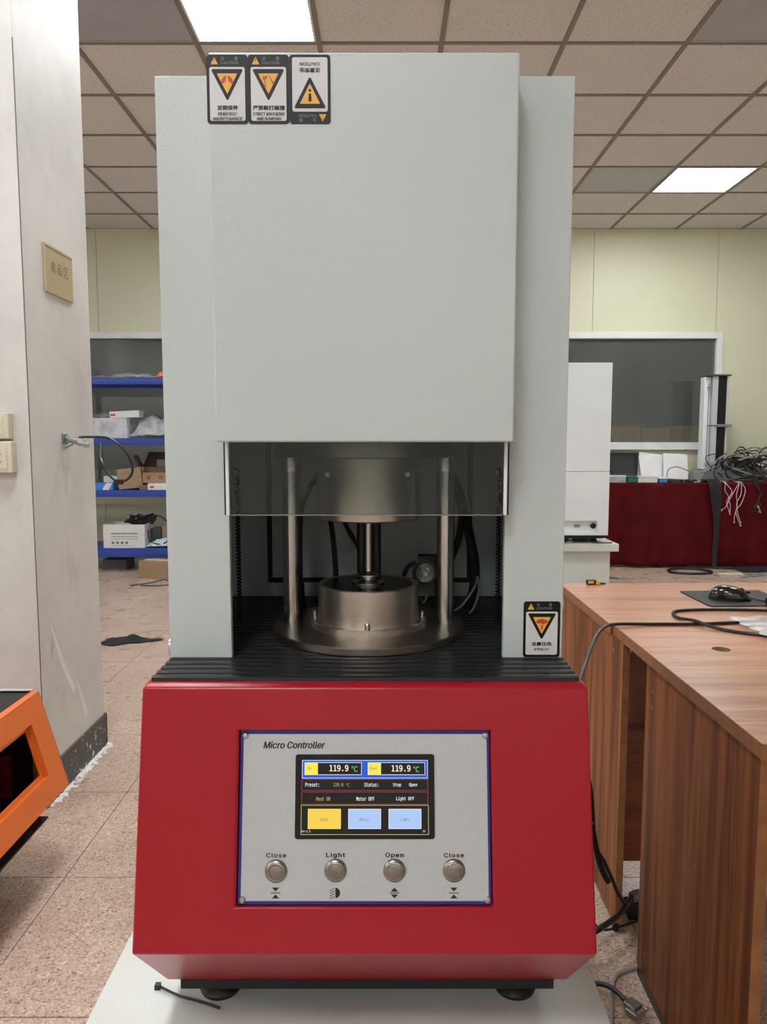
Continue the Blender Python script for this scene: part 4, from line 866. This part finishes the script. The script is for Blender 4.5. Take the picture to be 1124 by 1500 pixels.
for k in range(34):
    x = 2.70+r2.random()*.42; s_ = .008+r2.random()*.012; MX = RZ(x, 7.05+r2.random()*.06, TZ+s_*.5, r2.random()*180)
    MB(MX).box(-s_*1.3, s_*1.3, -s_, s_, -s_*.5, s_*(.5+r2.random())).build('part', (M_BLACKM, M_CHAR, M_BOLT, M_BLACKM)[k % 4], m)
# tensile tester
t = thing('tensile_tester', (3.3, 7.35, TZ), 'upright tester with black screw column and grey base on red table', 'machine')
m = MB(); m.prism([(3.05, 0), (3.75, 0), (3.75, .03), (3.70, .12), (3.12, .12), (3.09, .10)], (Vector((0, 7.5, TZ)), X_, Z_, -Y_), 0, .34); m.build('base', M_GREYPL, t, bevel=.006)
MB().box(3.10, 3.16, 7.26, 7.36, TZ+.12, 1.815).build('column_frame', M_WHITE, t, bevel=.004)
MB().box(3.165, 3.215, 7.22, 7.36, TZ+.12, 1.82).build('column_frame', M_ALU, t, bevel=.003)
MB().box(3.215, 3.30, 7.235, 7.36, TZ+.12, 1.82).build('screw_cover', M_BLACKM, t)
m = MB()
for k in range(60): m.box(3.22, 3.295, 7.229, 7.235, TZ+.14+k*.0143, TZ+.148+k*.0143)
m.build('bellows', M_BLACKM, t)
MB().box(3.30, 3.318, 7.22, 7.36, TZ+.12, 1.82).build('column_frame', M_ALU, t, bevel=.003)
MB().box(3.10, 3.33, 7.20, 7.38, 1.82, 1.835).build('top_plate', M_CHAR, t, bevel=.003)
MB().box(3.20, 3.345, 7.18, 7.24, 1.335, 1.36).build('crosshead', M_GREYPL, t, bevel=.003)
MB().box(3.12, 3.20, 7.215, 7.225, 1.343, 1.352).build('crosshead_arm', M_CHAR, t)
for z in (1.72, .985): MB().cyl((3.135, 7.20, z), (3.135, 7.26, z), .014, n=16).build('limit_knob', M_BOLT, t)
MB().cyl((3.135, 7.245, .95), (3.135, 7.245, 1.75), .004, n=8).build('limit_rod', M_GREYPL, t)
MB().cyl((3.255, 7.21, TZ+.12), (3.255, 7.21, TZ+.17), .022, n=20).build('lower_grip', M_BOLT, t)
single(MB().tube([(2.70, 7.09, .86), (2.72, 7.10, .93), (2.80, 7.10, .955), (2.92, 7.10, .915), (3.05, 7.12, .905), (3.17, 7.16, .945), (3.24, 7.19, .96)], .006, 6), 'grey_cable', M_GREYWIRE, 'grey cable arched over the white sheets on the red table', 'cable')
# tangle of black cables
tg = thing('cable_tangle', (3.55, 7.25, TZ), 'tangled heap of black cables on the grey tester base', 'cables')
r4 = random.Random(11)
for k in range(30):
    cxx, czz = 3.52+r4.uniform(-.16, .2), .93+r4.uniform(-.02, .09); rx, rz = r4.uniform(.08, .26), r4.uniform(.05, .14); a0 = r4.uniform(0, 6); pts = []
    for q_ in range(9):
        a = a0+q_*.68; pts.append((cxx+rx*math.cos(a), 7.10+.004*k+.03*math.sin(a*.7+k), max(TZ+.012+.004*(k % 4), czz+rz*math.sin(a)+.03*math.sin(a*2+k))))
    MB().tube(pts, r4.choice((.004, .005, .0065)), 6, 5).build('cable', M_FLEX if k % 5 else M_GREYWIRE, tg)
for k in range(7):
    x = 3.44+k*.03+r4.uniform(-.02, .02)
    MB().tube([(3.32+k*.05, 7.17, 1.02-.02*k), (x, 7.08, .95), (x+.05, 7.0, .86), (x+.04+.03*k, 6.955, .78), (x+.1, 6.95, .70-.02*k)], .0055, 6).build('cable', M_FLEX, tg)
MB().box(3.48, 3.62, 7.10, 7.16, 1.0, 1.035).build('adapter', M_BLACK, tg, bevel=.004)
MB().box(3.36, 3.50, 7.20, 7.30, .93, 1.04).build('pale_block', M_GREYPL, tg, bevel=.006)
t = thing('cable_bundle', (3.13, 6.95, 0), 'thick black cable bundle hanging down the front of the red cloth', 'cables')
for k in range(7):
    o_ = k*.017; MB().tube([(3.05+o_, 7.2, TZ+.02), (3.055+o_, 7.04, TZ+.025), (3.06+o_, 6.975, .79), (3.085+o_*.8, 6.962, .62), (3.115+o_*.35, 6.956, .42), (3.11+o_*.3, 6.948, .18), (3.10+o_*.3, 6.93, .02)], .0085, 6).build('cable', M_FLEX, t)
for i, (x, pts) in enumerate([(3.20, [(0, .80), (.0, .74), (.035, .68), (.02, .62), (.05, .54)]), (3.21, [(0, .80), (.055, .73), (.03, .66), (.045, .60), (.045, .52)]), (3.32, [(0, .80), (-.05, .70), (-.08, .64), (-.11, .58), (-.145, .555)]), (3.33, [(0, .80), (-.02, .70), (-.01, .60), (-.03, .50), (-.03, .44)]), (3.35, [(0, .80), (.0, .70), (-.035, .62), (-.02, .52), (.01, .44)]), (3.36, [(0, .80), (.03, .74), (.0, .62), (-.05, .54), (.0, .41)])]):
    t = thing('earphone_wire', (x, 6.95, .4), 'thin pale pink wire hanging over the red cloth', 'wire', 'pale wires over the red cloth')
    t['label'] = ['pale pink wire over the red cloth, leftmost', 'pale pink wire over the red cloth, second from left', 'pale pink wire over the red cloth slanting left from the right cluster', 'pale pink wire over the red cloth, straightest of the right cluster', 'pale pink wire over the red cloth, middle of the right cluster', 'pale pink wire over the red cloth, rightmost of the right cluster'][i]
    P = [(x, 7.06, TZ+.012), (x, 7.0, TZ+.012)]+[(x+a, 6.957, z) for a, z in pts]
    MB().tube(P, .0034, 6).build('wire', M_PINKWIRE, t); MB().lathe(P[-1], [(0, -.010), (.006, -.007), (.007, .003), (0, .008)], 10).build('tip', M_PINKWIRE, t)
t = thing('hanging_plug', (3.52, 6.94, .6), 'black cable ending in metal plugs hanging over the cloth at right', 'plug')
MB().tube([(3.50, 7.06, TZ+.012), (3.505, 6.99, .80), (3.53, 6.955, .72), (3.52, 6.95, .66), (3.50, 6.945, .60)], .007, 6).build('cable', M_FLEX, t)
for a, b in ((-.03, .58), (0, .60), (.015, .56), (-.02, .545), (.02, .62)): MB().cyl((3.50+a, 6.935, b), (3.51+a, 6.93, b-.03), .011, n=12).build('plug', M_BOLT if a in (0, .015) else M_BLACK, t); MB().tube([(3.502, 6.945, .61), (3.50+a*.6, 6.94, (b+.61)/2+.008), (3.50+a, 6.935, b-.002)], .0045, 6).build('lead', M_FLEX, t)
single(MB().tube([(3.45, 7.2, .98), (3.7, 7.4, 1.0), (4.0, 7.5, 1.05), (4.3, 7.55, 1.06)], .006, 6), 'black_cable', M_FLEX, 'black cable leading right along the wall, upper of two', 'cable')
single(MB().tube([(3.45, 7.2, .93), (3.7, 7.38, .93), (4.0, 7.45, 1.0), (4.3, 7.5, 1.03)], .006, 6), 'black_cable', M_FLEX, 'black cable leading right along the wall, lower of two', 'cable')
# things on the floor in front of the red table
single(MB().tube([(2.62, 6.72, .01), (2.66, 6.84, .01), (2.80, 6.90, .01), (2.93, 6.85, .01), (3.0, 6.74, .01), (2.95, 6.65, .01), (2.80, 6.62, .01), (2.68, 6.65, .01)], .012, 8, closed=True), 'cable_coil', M_FLEX, 'black cable coil on the floor before the red cloth', 'cable')
single(MB().tube([(2.80, 6.92, .01), (3.0, 6.94, .01), (3.25, 6.90, .01), (3.5, 6.88, .01)], .008, 6), 'floor_cable', M_FLEX, 'straight black cable on the floor along the red cloth', 'cable')
single(crumple(3.28, 3.66, 6.72, 6.95, .004, .06, seed=5), 'black_bag', M_CLOTHB, 'flat black bag on the floor in front of the red cloth', 'bag', smooth=40)
single(MB().box(3.0, 3.22, 6.56, 6.62, 0, .02), 'white_strip', M_BEIGE, 'flat pale strip on the floor before the red cloth', 'strip', bevel=.003)
for k in range(5):
    x, y = 2.95+k*.14, 6.55+.06*(k % 2)
    t = single(MB().tube([(x, y, .006), (x+.10, y+.08, .006), (x+.22, y+.02, .006), (x+.20, y-.08, .006), (x+.33, y-.02, .006)], .0055, 6), 'pale_wire', M_GREYWIRE, ['pale wire on the floor before the red cloth, leftmost', 'pale wire on the floor before the red cloth, second from left', 'pale wire on the floor before the red cloth, middle one', 'pale wire on the floor before the red cloth, second from right', 'pale wire on the floor before the red cloth, rightmost'][k], 'wire', 'pale wires on the floor')
single(MB().tube([(1.60, 6.45, .006), (1.75, 6.55, .006), (1.95, 6.5, .006), (2.05, 6.4, .006)], .006, 6), 'floor_cable', M_CHAR, 'thin dark cable on the floor right of the white machine cabinet', 'cable')
# ------------------------------------------------------------------ blue shelving at the back left
sh = thing('shelving_unit', (-2.2, 7.0, 0), 'blue metal shelving unit beside the column', 'shelves')
SZ = [(.141, .223), (.693, .755), (1.163, 1.2245), (1.706, 1.766)]
for z0, z1 in SZ:
    m = MB(); m.box(-3.25, -1.25, 6.75, 6.79, z0, z1); m.box(-3.25, -1.25, 6.746, 6.75, z0+(z1-z0)*.25, z0+(z1-z0)*.6); m.box(-3.25, -1.25, 7.21, 7.25, z0, z1); m.build('shelf_beam', M_BLUESH, sh, bevel=.002)
    MB().box(-3.25, -1.25, 6.79, 7.21, z1-.022, z1-.002).build('shelf_board', M_BLUESH, sh)
for x in (-3.30, -1.25):
    for y in (6.75, 7.20): MB().box(x, x+.05, y, y+.05, 0, 2.0).build('upright', M_BLUESH, sh)
def carton(name, x0, x1, y0, y1, z, h, mm, label, rot=0, tape=True, tilt=0, tapem=None):
    t = thing(name, ((x0+x1)/2, (y0+y1)/2, z), label, 'box'); w_, d_ = (x1-x0)/2, (y1-y0)/2
    MX = RZ((x0+x1)/2, (y0+y1)/2, z, rot) @ Matrix.Rotation(R(tilt), 4, 'Y')
    MB(MX).box(-w_, w_, -d_, d_, 0, h).build('body', mm, t, bevel=.003)
    if tape: MB(MX).box(-w_-.001, w_+.001, -.02, .02, h*.8, h+.001).build('tape', tapem or M_BEIGE, t)
    return t, MX, w_, d_
z1, z2, z3, z4 = [b for a, b in SZ]
# top shelf
single(crumple(-2.66, -2.10, 6.80, 7.15, z4+.002, .10, seed=6), 'plastic_bag', M_FILM, 'flat clear plastic bag on the top blue shelf', 'plastic bag', smooth=70)
single(crumple(-2.08, -1.80, 6.80, 7.0, z4+.003, .15, seed=8), 'orange_packet', M_ORANGEPL, 'orange packet at the right end of the top blue shelf', 'packet', smooth=20)
# second shelf
carton('wrapped_box', -2.65, -2.335, 6.81, 7.1, z3, .185, M_FILMW, 'white box wrapped in plastic on the second blue shelf', tape=False)
tt, MX, w_, d_ = carton('wrapped_parcel', -2.64, -2.345, 6.82, 7.09, z3+.001, .178, M_WBOX, 'white parcel inside the plastic wrap on the second blue shelf', tape=False)
MB(MX).box(-.09, .05, -d_-.001, -d_, .06, .15).build('label_print', M_GREYPL, tt)
single(crumple(-2.32, -1.90, 6.82, 7.1, z3+.002, .34, seed=12), 'plastic_bag', M_FILMW, 'bulging clear plastic bag on the second blue shelf', 'plastic bag', smooth=70)
single(crumple(-2.66, -2.48, 6.85, 7.1, z3+.187, .09, seed=13), 'plastic_film', M_FILM, 'loose clear film on top of the wrapped white box', 'plastic film', smooth=20)
tt, MX, w_, d_ = carton('small_white_box', -2.50, -2.235, 6.84, 7.0, z3+.187, .062, M_WBOX, 'small flat white box on top of the wrapped box', rot=2, tilt=-3, tape=False)
MB(MX).box(-.125, -.08, -d_-.001, -d_, .02, .04).build('label_print', M_STKR, tt)
# third shelf
tt, MX, w_, d_ = carton('blue_white_box', -2.64, -2.47, 6.77, 6.9, z2, .065, M_SKYBOX, 'small blue and white box on the third blue shelf', tape=False)
MB(MX).prism([(-.01, .001), (.05, .001), (.085, .064), (.03, .064)], (Vector((0, -d_-.001, 0)), X_, Z_, -Y_), 0, .0008).build('label_print', M_WBOX, tt)
carton('white_box', -2.61, -2.44, 6.93, 7.05, z2, .12, M_WBOX, 'white box behind the blue and white one on the third shelf', tape=False)
carton('brown_box', -2.43, -2.215, 6.80, 7.0, z2+.012, .185, M_CARTON, 'tilted brown cardboard box in the middle of the third shelf', rot=6, tilt=-6)
t = thing('open_brown_box', (-2.12, 7.08, z2), 'open brown carton with raised flaps at the back of the third shelf', 'box')
m = MB(); m.box(-2.32, -1.95, 6.99, 7.0, z2, z2+.2); m.box(-2.32, -1.95, 7.19, 7.2, z2, z2+.2); m.box(-2.32, -2.31, 7.0, 7.19, z2, z2+.2); m.box(-1.96, -1.95, 7.0, 7.19, z2, z2+.2); m.build('body', M_CARTOND, t)
MB().add([(-2.32, 7.19, z2+.2), (-1.95, 7.19, z2+.2), (-1.98, 7.22, z2+.34), (-2.27, 7.22, z2+.34)], [(0, 1, 2, 3)]).build('flap', M_CARTOND, t, solid=.004)
MB().add([(-2.31, 7.0, z2+.2), (-2.31, 7.19, z2+.2), (-2.36, 7.17, z2+.31), (-2.36, 7.02, z2+.31)], [(0, 1, 2, 3)]).build('flap', M_CARTON, t, solid=.004)
single(MB().box(-2.13, -2.05, 7.0, 7.04, z2+.205, z2+.275), 'grey_box', M_GREYPL, 'small grey box standing on the open carton of the third shelf', 'box', bevel=.003)
tt, MX, w_, d_ = carton('brown_box', -2.205, -1.975, 6.81, 6.96, z2+.062, .095, M_CARTON, 'low brown box on the small white one of the third shelf', tape=False)
for u in (-.06, .05): MB(MX).cyl((u, -d_-.001, .05), (u, -d_, .05), .02, n=16).build('printed_ring', M_CARTOND, tt)
carton('brown_box', -2.235, -2.155, 6.79, 6.9, z2, .045, M_CARTOND, 'smallest brown box on the third shelf', tape=False)
tt, MX, w_, d_ = carton('white_red_box', -2.15, -1.93, 6.77, 6.95, z2, .060, M_WBOX, 'flat white box with red print on the third shelf', tape=False)
MB(MX).box(-.09, -.05, -d_-.001, -d_, .02, .035).build('label_print', M_STKR, tt)
# bottom shelf
t = thing('white_carton', (-2.36, 6.92, z1), 'white printed carton full of cables on the bottom blue shelf', 'box')
x0, x1, y0, y1 = -2.57, -2.19, 6.77, 7.05
m = MB(); m.box(x0, x1, y0, y0+.006, z1, z1+.215); m.box(x0, x1, y1-.006, y1, z1, z1+.215); m.box(x0, x0+.006, y0+.006, y1-.006, z1, z1+.215); m.box(x1-.006, x1, y0+.006, y1-.006, z1, z1+.215); m.box(x0+.006, x1-.006, y0+.006, y1-.006, z1, z1+.006); m.build('body', M_WBOX, t)
m = MB(); fr = (Vector((x0, y0-.0006, z1)), X_, Z_, -Y_)
for k, (w_, v, h) in enumerate(((.24, .125, .014), (.23, .100, .008), (.24, .080, .006), (.20, .018, .005))):
    u = .075
    while u < .075+w_: 
        s_ = r2.uniform(.006, .02); m.prism(rect(u, u+s_, v, v+h), fr, 0, .0004); u += s_+.005
for k in range(4): m.prism(rect(.075+k*.042, .10+k*.042, .035, .06), fr, 0, .0004)
tag(m.build('printing', M_GREYPL, t), kind='stuff')
tg = thing('cable_tangle', (-2.30, 6.92, z1+.2), 'black cables spilling out of the white carton', 'cables')
for k in range(9):
    pts = []; a0 = r4.uniform(0, 6)
    for q_ in range(8):
        a = a0+q_*.9; pts.append((-2.27+r4.uniform(.05, .14)*math.cos(a), 6.92+.07*math.sin(a*1.3), z1+.225+r4.uniform(-.02, .07)))
    MB().tube(pts, .006, 6, 5).build('cable', M_FLEX, tg)
single(MB().tube([(-2.19, 6.80, z1+.22), (-2.10, 6.78, z1+.30), (-2.0, 6.78, z1+.26), (-1.93, 6.78, z1+.14), (-2.02, 6.77, z1+.04), (-2.14, 6.77, z1+.06), (-2.16, 6.77, z1+.17)], .006, 6), 'black_cable', M_FLEX, 'black cable hanging in a loop beside the white carton', 'cable')
carton('brown_box', -2.07, -1.80, 6.90, 7.1, z1, .19, M_CARTON, 'brown box behind the bag on the bottom blue shelf')
carton('dark_box', -2.185, -2.085, 6.92, 7.1, z1, .16, M_CHAR, 'dark grey box between the cartons of the bottom shelf', tape=False)
single(crumple(-2.17, -1.85, 6.76, 6.88, z1+.002, .17, seed=21), 'plastic_bag', mat('pale blue film', (176, 196, 206), .3), 'pale bluish plastic bag on the bottom blue shelf', 'plastic bag', smooth=70)
# floor under and before the shelves
carton('brown_box', -2.13, -1.86, 6.42, 6.62, 0, .15, M_CARTON, 'brown cardboard box on the floor before the shelves', rot=-14)
carton('dark_box', -2.62, -2.40, 6.86, 7.1, 0, .10, M_CHAR, 'dark box on the floor under the bottom shelf', tape=False)
single(MB().tube([(-2.1, 6.1, .006), (-1.98, 6.2, .006), (-1.85, 6.22, .03), (-1.78, 6.14, .006), (-1.9, 6.08, .006), (-2.02, 6.1, .006)], .006, 6), 'floor_cable', M_CHAR, 'dark wire on the floor before the brown box', 'cable')
def rag(i, j):
    a = i*2*math.pi; r_ = j*(1+.25*math.sin(3*a+1)+.12*math.sin(7*a))
    x, y = .15*r_*math.cos(a), .085*r_*math.sin(a)
    return (-1.54+x+.5*y, 4.38+y, .004+.03*(1-j*.9)*(1+.6*math.sin(40*x+20*y)))
single(MB().grid(rag, 48, 10).box(-1.62, -1.595, 4.285, 4.305, .0, .006), 'black_glove', M_CLOTHB, 'crumpled black cloth glove lying on the floor beside the column', 'glove', smooth=60)
for o in bpy.data.objects:
    if '_o' in o: del o['_o']
